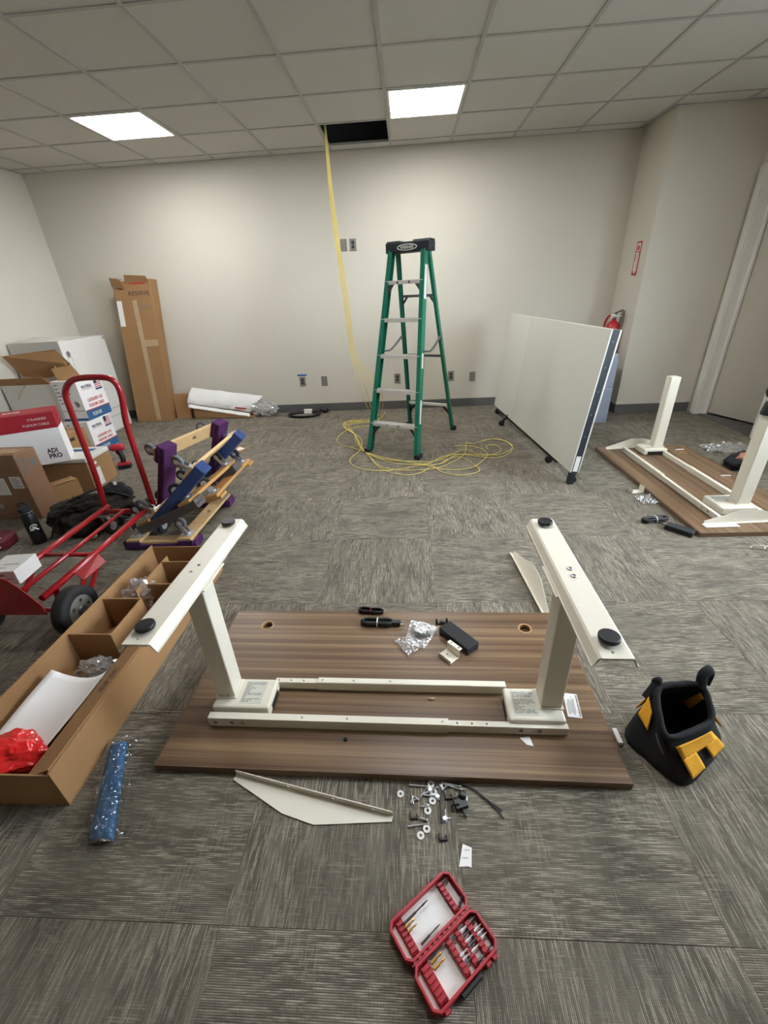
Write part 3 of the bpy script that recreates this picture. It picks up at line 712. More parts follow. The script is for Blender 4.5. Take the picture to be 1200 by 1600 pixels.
def bit(x, y, L, r, m, rz=0, z=.0088):
    key = (round(L, 3), round(r, 4), m)
    if key not in bits:
        bb = MB().lathe([(r, 0), (r, L*.45), (r*.6, L*.5), (r*.6, L*.75), (r*.85, L*.78), (r*.3, L)], (0, 0, 0), (1, 0, 0), n=6, smooth=False)
        bits[key] = bb.mesh('driver_bit'); bits[key].materials.append(M[m])
    o = bpy.data.objects.new('driver_bit', bits[key]); COL.objects.link(o); o.matrix_basis = MC @ TR(x, y, z) @ RZ(rz)
    return o
L_ = {'gold': 'gold driver bit standing in the red bit case', 'steelbit': 'dark steel driver bit lying in the red bit case', 'silver': 'bright silver driver bit lying in the red bit case'}
for (x, y, L, r, m, rz) in [(-.060, .070, .075, .0035, 'steelbit', .02), (-.05, .018, .06, .003, 'steelbit', .03), (-.062, .062, .03, .0035, 'gold', .0), (-.062, .052, .026, .0032, 'gold', 0), (.068, .076, .02, .004, 'steelbit', 0), (.07, .016, .024, .004, 'steelbit', .5),
                            (-.052, -.02, .034, .004, 'gold', 0), (-.052, -.031, .032, .004, 'gold', 0), (-.05, -.012, .04, .0035, 'steelbit', 0),
                            (.01, -.02, .022, .003, 'steelbit', 0), (.01, -.05, .024, .003, 'silver', 0), (.01, -.058, .024, .003, 'silver', 0), (.01, -.066, .024, .003, 'steelbit', 0),
                            (.037, -.02, .026, .004, 'silver', 0), (.037, -.03, .026, .003, 'steelbit', 0), (.037, -.04, .024, .003, 'silver', 0), (.037, -.05, .028, .0038, 'steelbit', 0), (.037, -.06, .022, .003, 'silver', 0), (.037, -.08, .024, .0045, 'steelbit', 0),
                            (.068, -.02, .026, .0045, 'steelbit', 0), (.068, -.038, .024, .003, 'silver', 0), (.068, -.047, .024, .003, 'silver', 0), (.068, -.056, .024, .003, 'silver', 0), (.068, -.078, .018, .003, 'steelbit', 0)]:
    o = bit(x, y, L, r, m, rz, .019 if x in (-.06, -.062) else .0155); tag(o, L_[m], 'driver bit', m+' bits in the case')

# ------------------------------------------------------------------ tool bag
TB = Vector((.865, .935, 0))
t = thing('tool_bag', 'open black and yellow fabric tool bag on the carpet by the desk', 'tool bag', TB)
# corners: front, right, back, left (floor outline and mouth)
BC = [Vector(p)-TB for p in ((.812, .763, .0), (1.037, .928, .0), (.913, 1.106, .0), (.690, .945, .0))]
MC4 = [Vector(p)-TB for p in ((.748, .832, .125), (.942, .900, .135), (.945, 1.0, .20), (.775, .985, .205))]
def corner(k, h):                       # h: 0 floor .. 1 mouth, with a soft belly
    p = BC[k].lerp(MC4[k], h); c0 = (BC[0]+BC[2])/2; out = (BC[k]-c0).normalized()
    return p+out*(.018*math.sin(PI*min(1, h*1.15))*(1-h))
def bag_pt(a, h, k=1.0, e=5.0):
    cx, sy = math.cos(a), math.sin(a); r = (abs(cx)**e+abs(sy)**e)**(-1/e)*k; u, v = (cx*r+1)/2, (sy*r+1)/2
    c4 = [corner(i, h) for i in range(4)]
    p = c4[0]*(1-u)*(1-v)+c4[1]*u*(1-v)+c4[2]*u*v+c4[3]*(1-u)*v
    w = .005*noise.noise(Vector((cx*2.2, sy*2.2, h*3))); return p+Vector((w, w, 0))
n = 40; lev = [(0, 1), (.06, 1.02), (.2, 1.0), (.4, 1.0), (.6, 1.0), (.8, 1.0), (1.0, 1.0), (1.0, .90), (.8, .92), (.45, .93), (.08, .93)]
vs = [bag_pt(2*PI*j/n, h, k) for h, k in lev for j in range(n)]
fs = [(i*n+j, i*n+(j+1) % n, (i+1)*n+(j+1) % n, (i+1)*n+j) for i in range(len(lev)-1) for j in range(n)]
fs += [tuple(range(n))[::-1], tuple((len(lev)-1)*n+j for j in range(n))]
MB().add(vs, fs, True).build('bag_body', M['blackfab'], t)
MB().tube([bag_pt(2*PI*j/n, 1.0, .95)+Vector((0, 0, .004)) for j in range(n)], .010, 8, closed=True).build('rim_binding', M['blackfab'], t)
def face(k, u, h, off=.006):            # point on the side between corners k and k+1
    a_, b_ = corner(k, h), corner((k+1) % 4, h); a2, b2 = corner(k, min(1, h+.02)), corner((k+1) % 4, min(1, h+.02))
    p = a_.lerp(b_, u); tg = (b_-a_).normalized(); up = (a2.lerp(b2, u)-p) if h < .98 else (p-corner(k, h-.02).lerp(corner((k+1) % 4, h-.02), u))
    nrm = tg.cross(up).normalized(); bul = .004*math.sin(PI*u)
    return p+nrm*(off+bul)
def fpatch(mb, k, u0, u1, h0, h1, off=.006): return mb.grid(lambda u, v: face(k, u0+(u1-u0)*u, h0+(h1-h0)*v, off), 8, 8)
pa = MB(); fpatch(pa, 0, .16, .84, .62, .90); fpatch(pa, 0, .16, .40, .22, .64); fpatch(pa, 0, .58, .84, .26, .64)
pa.build('yellow_panel', M['bagyellow'], t, solid=.003)
fpatch(MB(), 3, .12, .40, .58, .90).build('yellow_panel', M['bagyellow'], t, solid=.003)
fpatch(MB(), 1, .12, .34, .45, .80).build('yellow_panel', M['bagyellow'], t, solid=.003)
fpatch(MB(), 2, .2, .8, .4, .85).build('yellow_panel', M['bagyellow'], t, solid=.003)
fpatch(MB(), 3, .80, .99, .80, .98, .010).build('strap', M['greycarpet'], t, solid=.003)
ip = lambda u, v: bag_pt(PI*.08+.34*u, .35+.6*v, .86)
MB().grid(ip, 4, 6).build('inner_pocket', M['bagyellow'], t, solid=.003)
for cpt, sd in ((MC4[2], 1), (MC4[3], -1)):
    q = cpt+Vector((0, 0, .004 if sd > 0 else -.03))
    pts = smooth_path([q+Vector((-.02, -.02, -.01)), q+Vector((-.012*sd, 0, .03)), q+Vector((.014, .012, .042)), q+Vector((.028, .02, .022)), q+Vector((.02, .012, -.02))], 6)
    MB().tube(pts, .016, 8, flat=.45).build('handle', M['blackfab'], t)
q = BC[3]; MB().box(q.x-.014, q.x+.002, q.y-.035, q.y+.02, .0, .016).build('white_tag', M['paper'], t, bevel=.003)

# ------------------------------------------------------------------ long open carton with dividers
t = thing('long_carton', 'long open cardboard carton with inner dividers on the floor', 'cardboard box', (0, 0, 0))
X0, X1, Y0, Y1, ZT, th = -1.46, -1.085, .688, 1.94, .166, .006
MB().box(X0, X1, Y0, Y1, .001, .006).build('bottom', M['kraft_in'], t)
MB().box(X1-th, X1, Y0, Y1, .006, ZT).build('side_wall', M['kraft'], t, bevel=.001)
MB().box(X0, X0+th, Y0, Y1, .006, ZT+.012).build('side_wall', M['kraft'], t, bevel=.001)
MB().box(X0+th, X1-th, Y0, Y0+th, .006, ZT-.012).build('end_wall', M['kraft'], t, bevel=.001)
MB().box(X0+th, X1-th, Y1-th, Y1, .006, ZT).build('end_wall', M['kraft'], t, bevel=.001)
fo = MB().slab([(X1-th-.001, Y0+.01, ZT), (X1-th-.001, Y1-.01, ZT), (X1-.105, Y1-.3, ZT-.052), (X1-.105, Y0+.012, ZT-.052)], .004).build('inner_flap', M['kraft'], t)
text('78100 USWC', .022, M['ink'], fo, (X1-.035, .98, ZT-.009), (0, 1, 0), (-.9, 0, .42), width=.11)
zt = ZT-.004
for (x0, x1, y) in ((X0+th, -1.27, 1.26), (X0+th, -1.27, 1.49), (-1.30, -1.13, 1.60), (-1.33, -1.13, 1.79)):
    MB().box(x0, x1, y, y+.006, .007, zt).build('divider', M['kraft_in'], t); 
for (x, y0, y1) in ((-1.27, 1.26, 1.496), (-1.33, 1.55, 1.85)):
    MB().box(x, x+.006, y0, y1, .007, zt-.001).build('divider', M['kraft_in'], t)
eg = MB()
for (x0, x1, y) in ((X0+th, -1.27, 1.26), (X0+th, -1.27, 1.49), (-1.30, -1.13, 1.60), (-1.33, -1.13, 1.79)): eg.box(x0, x1, y-.0005, y+.0065, zt, zt+.0012)
eg.build('divider_edge', M['kraft'], t)
# contents
t = thing('paper_sheet', 'curled white paper sheet inside the long open carton', 'paper', (-1.32, .95, .01))
MB().grid(lambda u, v: Vector(((u-.5)*.22+.02*v, (v-.5)*.30, .055+.05*(u-.45)**2*3+.03*v+.012*math.sin(3*u+2*v))), 12, 12).build('sheet', M['paper'], t, solid=.0006)
o = crumple('plastic_film', (-1.325, .785, .10), (.115, .085, .06), M['redfilm'], seed=3, sub=6, amp=.30, freq=.95, zmin=.01, smooth=True, ridge=.15)
tag(o, 'crumpled bright red plastic film in the long open carton', 'plastic bag')
for c_, s4, sd, lab in (((-1.30, 1.17, .05), (.08, .05, .05), 5, 'crumpled clear plastic film beside the white paper sheet'), ((-1.36, 1.62, .085), (.075, .07, .08), 9, 'clear plastic bag between carton dividers')):
    tag(crumple('plastic_film', c_, s4, M['clear'], seed=sd, sub=4, amp=.5, freq=2.4, zmin=.01), lab, 'plastic bag')
t = thing('cardboard_insert', 'folded tan cardboard insert inside the long open carton', 'cardboard', (-1.40, 1.12, .012), .2)
MB().box(-.05, .05, -.06, .06, 0, .03).build('folded_card', M['kraft'], t, bevel=.003)
# blue part in a clear sleeve
q = [G(*a) for a in ((136, 1322), (180, 1322), (203, 1158), (172, 1166))]
t = thing('bagged_part', 'long blue plastic part in a clear sleeve next to the carton', 'packaged part', (q[0]+q[2])/2)
cc = (q[0]+q[2])/2
def bl(a, b_, c2, d, u, v): return (a*(1-u)+b_*u)*(1-v)+(d*(1-u)+c2*u)*v
ql = [p-cc for p in q]
MB().grid(lambda u, v: bl(ql[0], ql[1], ql[2], ql[3], .05+.9*u, .03+.94*v)*1.0+Vector((0, 0, .006+.016*math.sin(PI*u)**.5+.004*noise.noise(Vector((u*4, v*14, 1))))), 14, 40).build('blue_part', M['blueplastic'], t, solid=.003)
qq = [G(*a)-cc for a in ((131, 1330), (192, 1318), (217, 1150), (165, 1165))]
MB().grid(lambda u, v: bl(qq[0], qq[1], qq[2], qq[3], u, v)+Vector((0, 0, .004+.025*math.sin(PI*min(1, u*1.25))**.6*(1 if u < .8 else 1)+.016*abs(noise.noise(Vector((u*5, v*16, 3))))+.008*abs(noise.noise(Vector((u*14, v*40, 6)))))), 24, 80, False).build('clear_sleeve', M['clear2'], t)

# ------------------------------------------------------------------ green step ladder
LM = TR(.045, 4.185, 0) @ RZ(math.radians(-25))
t = thing('step_ladder', 'green fibreglass step ladder with black top standing by the wall', 'ladder', M=LM)
FW0, FW1, BW0, BW1, ZT2 = .262, .165, .262, .155, 1.66
fr = lambda sx, z: Vector((sx*(FW0+(FW1-FW0)*z/ZT2), -.475+(.475-.055)*z/ZT2, z))
br = lambda sx, z: Vector((sx*(BW0+(BW1-BW0)*z/ZT2), .475-(.475-.05)*z/ZT2, z))
for sx in (-1, 1):
    m = MB(); a, b_ = fr(sx, .02), fr(sx, ZT2)
    m.bar(a, b_, .006, .075, up=(0, 1, 0)); off = Vector((-sx*.016, 0, 0))
    for dy in (-.0345, .0345): m.bar(a+off+Vector((0, dy, 0)), b_+off+Vector((0, dy, 0)), .034, .006, up=(0, 1, 0))
    m.build('front_rail', M['green'], t)
    m = MB(); a, b_ = br(sx, .02), br(sx, ZT2)
    m.bar(a, b_, .005, .045, up=(0, 1, 0)); off = Vector((-sx*.012, 0, 0))
    for dy in (-.02, .02): m.bar(a+off+Vector((0, dy, 0)), b_+off+Vector((0, dy, 0)), .026, .005, up=(0, 1, 0))
    m.build('rear_rail', M['green'], t)
    for fn, w in ((fr, .085), (br, .06)):
        p = fn(sx, 0); MB().box(p.x-.026, p.x+.026, p.y-w/2, p.y+w/2, 0, .045).build('foot', M['laddercap'], t, bevel=.006)
    # curved black corner braces
    for fn, zf, zt_ in ((fr, .06, .265), (br, .06, .285)):
        a, b_ = fn(sx, zf), fn(sx, zt_); mid = Vector((b_.x-sx*.10, b_.y, zt_))
        m = MB().tube(smooth_path([a-Vector((sx*.012, 0, 0)), a*.55+mid*.45-Vector((-sx*.02, 0, -.015)), mid], 6), .013, 6); m.build('corner_brace', M['laddercap'], t)
    # spreader bars
    a, b_ = fr(sx, .90), br(sx, .98); mid = (a+b_)/2-Vector((0, 0, .055))
    MB().tube(smooth_path([a, a*.5+mid*.5-Vector((0, 0, .012)), mid, b_], 5), .014, 6, flat=.6).build('spreader', M['greymetal'], t)
for k in range(5):
    z = .285+k*.29; pl, prr = fr(-1, z), fr(1, z)
    m = MB().box(pl.x+.004, prr.x-.004, pl.y-.036, pl.y+.04, z-.004, z).box(pl.x+.004, prr.x-.004, pl.y-.039, pl.y-.036, z-.028, z).box(pl.x+.004, prr.x-.004, pl.y+.037, pl.y+.04, z-.028, z)
    for q in range(5): m.box(pl.x+.004, prr.x-.004, pl.y-.03+q*.015, pl.y-.024+q*.015, z, z+.0015)
    st = m.build('step', M['alu'], t)
    if k in (0, 4):
        for x in (-.06, .05): MB().lathe([(.011, 0), (.011, .002), (.006, .003)], (x, pl.y-.039, z-.014), (0, -1, 0), n=12).build('rivet', M['greymetal'] if k else M['plate'], st)
    if k == 4:
        for sx in (-1, 1):
            p = fr(sx, z-.11); MB().bar((p.x-sx*.005, p.y, p.z), (p.x-sx*.075, p.y, z-.02), .03, .004, up=(0, 1, 0)).build('step_brace', M['greymetal'], t)
for z in (.29, .80, 1.33):
    pl, prr = br(-1, z), br(1, z)
    MB().box(pl.x, prr.x, pl.y-.016, pl.y+.016, z-.004, z).box(pl.x, prr.x, pl.y-.017, pl.y-.014, z-.022, z).build('rear_bar', M['alu'] if z < .5 else M['greymetal'], t)
    if z > 1.2:
        for sx in (-1, 1):
            p = br(sx, z-.10); MB().bar((p.x-sx*.004, p.y, p.z), (p.x-sx*.07, p.y, z-.018), .02, .004, up=(0, 1, 0)).build('rear_brace', M['greymetal'], t)
cap = MB().prism([(-.2, -.075), (.2, -.075), (.195, .07), (-.195, .07)], ZT2-.01, ZT2+.066)
cap.box(-.2, -.075, -.055, .055, ZT2+.066, ZT2+.078).box(.045, .2, -.055, .055, ZT2+.066, ZT2+.078)
cp = cap.build('top_cap', M['laddercap'], t, bevel=.008)
el = [Vector((.088*math.cos(a), -.0762, ZT2+.026+.021*math.sin(a))) for a in [2*PI*k/32 for k in range(32)]]
MB().tube(el, .0035, 6, closed=True).build('oval_logo', M['ink_white'], cp)
text('WERNER', .03, M['ink_white'], cp, (0, -.0765, ZT2+.016), (1, 0, 0), (0, 0, 1), align='CENTER', width=.125, bold=.0008)
for a, b_, w in ((.88, .76, .03), (.5, .3, .03), (1.55, 1.3, .04)): MB().bar(fr(1, a)+Vector((.0045, 0, 0)), fr(1, b_)+Vector((.0045, 0, 0)), .003, w, up=(0, 1, 0)).build('warning_label', M['ink_white'], t)

# ------------------------------------------------------------------ yellow network cables
def fpt(x, y, h=.004): return G(500+x*.26667, 640+y*.26667, h)
B1 = [(315, 62), (240, 68), (170, 72), (135, 95), (165, 122), (205, 150), (228, 205), (285, 258), (390, 292), (560, 304), (680, 300)]
floorp = [
 B1+[(780, 258), (850, 236), (930, 258), (1040, 265), (1110, 240), (1125, 215), (1070, 180), (980, 176), (900, 200), (850, 192)],
 [(318, 50), (220, 62), (150, 70), (138, 105), (190, 132), (225, 180), (260, 240), (350, 275), (480, 300), (620, 318), (720, 275), (800, 262), (900, 272), (1030, 283), (1110, 255), (1122, 205), (1040, 172), (950, 185)],
 [(312, 92), (230, 100), (150, 125), (102, 170), (120, 205), (240, 238), (300, 268), (420, 312), (560, 322), (700, 318), (790, 270), (870, 262), (975, 268), (1050, 250), (1055, 222), (1010, 205), (975, 212), (985, 235)],
 [(320, 58), (180, 80), (150, 110), (235, 165), (240, 230), (185, 280), (178, 310), (230, 345), (360, 358), (470, 348), (600, 325), (690, 345), (780, 352), (890, 340), (965, 290), (978, 255), (935, 225), (860, 212), (780, 215)],
 [(322, 66), (170, 90), (200, 140), (215, 200), (280, 262), (330, 325), (410, 368), (510, 383), (600, 366), (660, 330), (720, 368), (830, 384), (915, 368), (932, 345), (850, 290), (800, 278), (720, 300)],
 [(318, 70), (190, 66), (145, 98), (208, 150), (236, 215), (300, 285), (350, 330), (440, 352), (560, 355), (700, 338), (770, 310), (815, 285), (850, 250), (858, 192)],
]
hang = [(507, 190), (511, 235), (518, 310), (528, 385), (541, 470), (553, 555)]
for k, fp in enumerate(floorp):
    random.seed(40+k); off = (k-2.5)
    pts = [Vector((-.70+.006*off, 4.84+.012*(k % 3), HC+.25))]
    for q, (u, v) in enumerate(hang):
        p = GY(u+off*(.45+.28*q), v, 4.84+.01*q); pts.append(p)
    ends = [(566, 615), (573, 612), (580, 610), (586, 612), (590, 606), (594, 600)][k]
    pts.append(GY(ends[0], ends[1], 4.86)); 
    e2 = G(578+4*k, 645+2*(k % 3), .03); pts.append(e2)
    if k in (4, 5): pts.append(G(602-3*(k-4), 645+6*(k-4), .012))
    pts += [fpt(x, y, .004+.0035*((k+i) % 3)) for i, (x, y) in enumerate(fp)]
    lab = ['yellow network cable ending in the outer floor loop', 'yellow network cable with the widest floor loop', 'yellow network cable curling to a small hook', 'yellow network cable ending in a straight tip', 'yellow network cable with the loop closest to the dark panel casters', 'yellow network cable that ends standing up'][k]
    lab = 'yellow network cable hanging from the ceiling hole and coiled under the ladder'
    tag(MB().tube(smooth_path(pts, 7), .0034, 6).build('network_cable', M['yellow']), lab, 'cable', 'yellow cables from the ceiling hole')

# ------------------------------------------------------------------ folding table panel on casters
N0 = Vector((1.205, 3.0, .1)); N1 = Vector((1.318, 3.0, 1.088)); F0 = Vector((1.025, 5.11, .1)); F1 = Vector((1.135, 5.11, 1.083))
ex = (F0-N0).normalized(); Lp = (F0-N0).length; ez = (N1-N0); Hp = ez.length
PM = frame_mat(N0, ex, ez)       # x along length, y up the panel, z = normal
t = thing('folded_table', 'large pale folded table on black casters standing on edge', 'folding table', M=PM)
sgn = 1 if (PM.to_3x3() @ Vector((0, 0, 1))).x > 0 else -1
def pb(x0, x1, y0, y1, a, b_): return MB().box(x0, x1, y0, y1, min(sgn*a, sgn*b_), max(sgn*a, sgn*b_))
xs = Lp*.325; xs = Lp-(Lp*.315)
pb(0, xs-.002, 0, Hp, 0, .022).build('table_leaf', M['panel'], t, bevel=.002)
pb(xs+.002, Lp, 0, Hp, 0, .022).build('table_leaf', M['panel'], t, bevel=.002)
pb(.004, Lp-.004, .004, Hp-.004, .022, .058).build('black_core', M['laddercap'], t)
pb(-.0005, .006, .0, Hp, .010, .054).build('edge_strip', M['laddercap'], t)
pb(0, Lp, 0, Hp, .058, .07).build('back_leaf', M['panel'], t, bevel=.002)
dots = MB()
for k in range(6): dots.lathe([(.004, 0), (.004, .001)], (-.0008, .12+k*.16, sgn*.032), (-1, 0, 0), n=10)
dots.build('edge_rivet', M['plate'], t)
pb(-.0016, -.0004, .01, .13, .016, .05).build('paper_label', M['paper'], t)
invP = PM.inverted()
def leg(x, zoff, h=.1):
    c_ = PM @ Vector((x, .05, sgn*zoff)); g = Vector((c_.x, c_.y, 0))
    m = MB(); R3 = PM.to_3x3().inverted()
    top = PM @ Vector((x, .03, sgn*.045))
    m.bar(invP @ (top+Vector((0, 0, .02))), invP @ Vector((g.x, g.y, .05)), .022, .03, up=(1, 0, 0))
    m.build('caster_post', M['laddercap'], t)
    wm = MB().lathe([(.012, -.016), (.030, -.016), (.032, -.010), (.032, .010), (.030, .016), (.012, .016)], invP @ Vector((g.x, g.y, .033)), R3 @ Vector((0, 1, .0)), n=18)
    wm.build('caster_wheel', M['black'], t)
for x, zo in ((Lp-.04, .03), (Lp-.52, -.06), (.46, .02), (.03, .03), (Lp-.10, .12)): leg(x, zo)
pb(.0, .05, -.115, -.002, .012, .05).build('floor_foot', M['laddercap'], t, bevel=.004)
pb(.3, Lp-.1, -.035, -.004, .02, .05).build('under_bar', M['laddercap'], t)
# ------------------------------------------------------------------ filing cabinet
t = thing('filing_cabinet', 'blue-grey two-drawer filing cabinet behind the folded table', 'filing cabinet', (1.94, 4.86, 0))
w, d = .19, .29
MB().box(-w, w, -d+.012, d, .0, .70).build('body', M['bluegrey'], t, bevel=.003)
for z0, z1 in ((.045, .365), (.375, .685)):
    o = MB().box(-w+.012, w-.012, -d, -d+.014, z0, z1).build('drawer', M['bluegrey'], t, bevel=.004)
    MB().box(-.06, .06, -d-.012, -d, z1-.06, z1-.035).build('handle', M['chrome'], o, bevel=.004)
MB().lathe([(.012, 0), (.012, .006)], (w-.03, -d+.01, .69), (0, -1, 0), n=14).build('lock', M['chrome'], t)
# ------------------------------------------------------------------ fire extinguisher and its sign
EX = (2.265, 5.17, 0)
t = thing('fire_extinguisher', 'red fire extinguisher on the wall above the filing cabinet', 'fire extinguisher', EX)
MB().lathe([(.06, .60), (.068, .615), (.07, .63), (.07, .88), (.06, .93), (.035, .955), (.022, .965), (.022, .985)], n=28).build('cylinder', M['extred'], t)
MB().lathe([(.0705, .74), (.0705, .87)], n=28).build('instruction_label', M['ink_white'], t)
MB().lathe([(.0712, .80), (.0712, .855)], n=28).build('label_print', M['ink_grey'], t)
MB().lathe([(.02, .985), (.024, .99), (.024, 1.03), (.014, 1.035)], n=16).build('valve', M['chrome'], t)
MB().bar((0, 0, 1.035), (.02, -.13, 1.075), .02, .008).build('top_lever', M['black'], t, bevel=.002)
MB().bar((0, 0, 1.01), (.02, -.12, 1.015), .02, .007).build('carry_handle', M['ink_white'], t, bevel=.002)
MB().lathe([(.018, 0), (.018, .012)], (-.02, -.0, 1.01), (-1, 0, 0), n=16).build('gauge', M['ink_white'], t)
MB().tube(smooth_path([(0, .02, 1.01), (-.03, .08, 1.0), (-.05, .10, .92), (-.07, .07, .8), (-.078, .03, .7)], 6), .012, 8).build('hose', M['extred'], t)
MB().box(.07, .095, -.025, .025, .9, 1.06).build('wall_bracket', M['plate'], t)
t = thing('wall_sign', 'narrow red and white fire extinguisher arrow sign on the wall', 'sign', (XJ-.001, 5.125, 1.39), -PI/2)
# local: x -> world -y, face normal world -x
MB().box(-.052, .052, -.002, 0, 0, .30).build('red_panel', M['ink_red'], t)
MB().box(-.034, .034, -.0028, -.002, .05, .205).build('white_field', M['ink_white'], t)
wf = MB().prism([(-.034, 0), (.034, 0), (0, .04)], 0, .0008, frame_mat((0, -.002, .012), (-1, 0, 0), (0, 0, 1))); wf.build('flame_panel', M['ink_white'], t)
MB().prism([(-.034, .05), (.034, .05), (0, .012)], 0, .0008, frame_mat((0, -.0021, 0), (1, 0, 0), (0, 0, 1))).build('arrow_head', M['ink_white'], t)
MB().box(-.036, .036, -.0028, -.002, .215, .285).build('pictogram_field', M['ink_white'], t)
MB().prism([(-.026, .0), (.026, .0), (.02, .03), (0, .05), (-.02, .03)], 0, .0008, frame_mat((0, -.0028, .225), (1, 0, 0), (0, 0, 1))).build('pictogram', M['ink_red'], t)
text('FIRE', .034, M['ink_red'], t, (-.03, -.003, .185), (0, 0, -1), (1, 0, 0), width=.05)
text('EXTINGUISHER', .03, M['ink_red'], t, (.005, -.003, .2), (0, 0, -1), (1, 0, 0), width=.145)

# ------------------------------------------------------------------ wall plates
def plate(u, v, kind, label):
    p = GY(u, v, YB); t = thing('wall_plate', label, 'wall plate', (p.x, YB, p.z))
    m = MB().box(-.037, .037, -.006, 0, -.058, .058).build('cover', M['plate'], t, bevel=.002)
    if kind == 'duplex':
        for z in (-.02, .02): MB().lathe([(.017, 0), (.017, .003)], (0, -.006, z), (0, -1, 0), n=18).build('socket_cutout', M['ink'], t); MB().box(-.006, -.004, -.0095, -.009, z-.004, z+.005).box(.004, .006, -.0095, -.009, z-.004, z+.005).build('slot', M['plate'], t)
        if 'high' in label: pass
    else:
        for z in (-.042, .042): MB().lathe([(.0035, 0), (.003, .001)], (0, -.006, z), (0, -1, 0), n=10).build('screw', M['chrome'], t)
plate(537, 383, 'blank', 'blank metal wall plate high up beside the hanging cables')
plate(551.5, 382.5, 'duplex', 'metal duplex outlet high up next to the blank plate')
plate(473, 596, 'duplex', 'metal outlet below the strip of blue tape')
plate(507, 595, 'blank', 'blank metal wall plate low beside the hanging cables')
plate(621, 591, 'duplex', 'metal outlet seen between the ladder rails')
plate(704.5, 587, 'duplex', 'metal outlet beside the rear ladder rail')
plate(738, 588, 'blank', 'blank metal wall plate close to the folded table')
p = GY(472, 588, YB); tag(MB().box(p.x-.06, p.x+.06, YB-.0012, YB-.0002, p.z-.0+.004, p.z+.024).build('tape_strip', M['bluetape']), 'short strip of blue tape above a wall outlet', 'tape')

# ------------------------------------------------------------------ coil of black cable by the wall
t = thing('cable_coil', 'coiled black cable with white label by the baseboard', 'cable', (-1.335, 5.30, 0))
m = MB()
for k in range(2):
    m.tube([Vector(((.19+.012*k)*math.cos(a), (.11+.01*k)*math.sin(a), .012+.012*k)) for a in [2*PI*q/28 for q in range(28)]], .011, 7, closed=True)
m.build('cable_loops', M['black'], t)
MB().bar((-.02, .108, .03), (.08, .104, .03), .035, .05).build('paper_tag', M['paper'], t)
MB().tube(smooth_path([(.15, .07, .03), (.2, .12, .04), (.26, .1, .035), (.27, .15, .03), (.2, .14, .05)], 5), .022, 7).build('connector', M['black'], t)

# ------------------------------------------------------------------ boxes along the back wall
def lean_box(label, bl_, br_, tl, tr_, depth, m, name='cardboard_box'):
    bl_, br_, tl, tr_ = map(Vector, (bl_, br_, tl, tr_)); t = thing(name, label, 'cardboard box', bl_)
    n = (br_-bl_).cross(tl-bl_).normalized()
    if n.y < 0: n = -n
    q = [bl_, br_, tr_, tl]; vs = [p-bl_ for p in q]+[p+n*depth-bl_ for p in q]
    o = MB().add(vs, [(0, 1, 2, 3), (7, 6, 5, 4), (0, 4, 5, 1), (1, 5, 6, 2), (2, 6, 7, 3), (3, 7, 4, 0)]).build('carton', m, t, bevel=.006)
    return t, o, n
t, o, n = lean_box('tall worn cardboard box leaning against the back wall', (-3.53, 5.25, 0), (-3.085, 5.27, 0), (-3.345, 5.31, 1.60), (-2.905, 5.33, 1.62), .17, M['kraft'])
ux = Vector((.445, .02, 0)).normalized(); uz = Vector((.185, .06, 1.6)).normalized(); nn = -n
def on(x, z, e=.002): return ux*x+uz*z+nn*e
def strip(name, m, x0, x1, z0, z1, e=.002, par=None):
    return MB().slab([on(x0, z0, e), on(x1, z0, e), on(x1, z1, e), on(x0, z1, e)], .0006).build(name, m, par or t)
strip('flap', M['kraft'], .155, .435, .02, 1.55, .002)
MB().grid(lambda u, v: on(.20+.055*u+.06*(1-v), .02+1.4*v, .005+.004*abs(noise.noise(Vector((u*3, v*26, 2))))), 4, 60, False).build('tape', M['tape'], t)
strip('tape', M['tape'], .26, .43, .92, .99, .004)
strip('paper_label', M['paper'], .015, .075, 1.15, 1.42, .003)
text('RESERVE', .06, M['ink'], t, on(.17, 1.47, .003), ux, uz, width=.24)
text('#2628', .06, M['ink_grey'], t, on(.2, 1.33, .003), ux, uz, width=.2)
MB().slab([on(.0, 1.56, .003), on(.14, 1.54, .012), on(.13, 1.63, .05), on(.0, 1.66, .04)], .004).slab([on(.15, 1.6, .0), on(.43, 1.6, .0), on(.41, 1.66, .03), on(.17, 1.68, .035)], .004).build('torn_flap', M['kraft'], t)
crumple('plastic_wrap', on(.05, 1.6, .0)+n*.04, (.07, .06, .06), M['clear'], t, seed=12, sub=3, amp=.5)
strip('red_tape', M['ink_red'], .2, .38, 1.585, 1.60, .004)
t, o, n = lean_box('small plain cardboard box behind the tall leaning box', (-3.06, 5.37, 0), (-2.86, 5.38, 0), (-3.06, 5.42, .31), (-2.85, 5.43, .31), .06, M['kraft'])
MB().slab([(.0, -.003, .13), (.2, .007, .13), (.2, .009, .134), (0, -.001, .134)], .001).build('crease', M['kraft'], t)
t = thing('flat_carton', 'flat brown carton along the wall under the white wrapped part', 'cardboard box', (-2.8, 5.33, 0), .0)
MB().add([(0, 0, 0), (.82, .0, 0), (.82, .15, 0), (0, .15, 0), (0, .03, .175), (.82, .02, .012), (.82, .15, .012), (0, .15, .175)], [(3, 2, 1, 0), (4, 5, 6, 7), (0, 1, 5, 4), (1, 2, 6, 5), (2, 3, 7, 6), (3, 0, 4, 7)]).build('carton', M['kraft'], t, bevel=.003)
t = thing('wrapped_part', 'long white foam-wrapped part with plastic end lying along the wall', 'packaged part', (-2.84, 5.28, 0), 0)
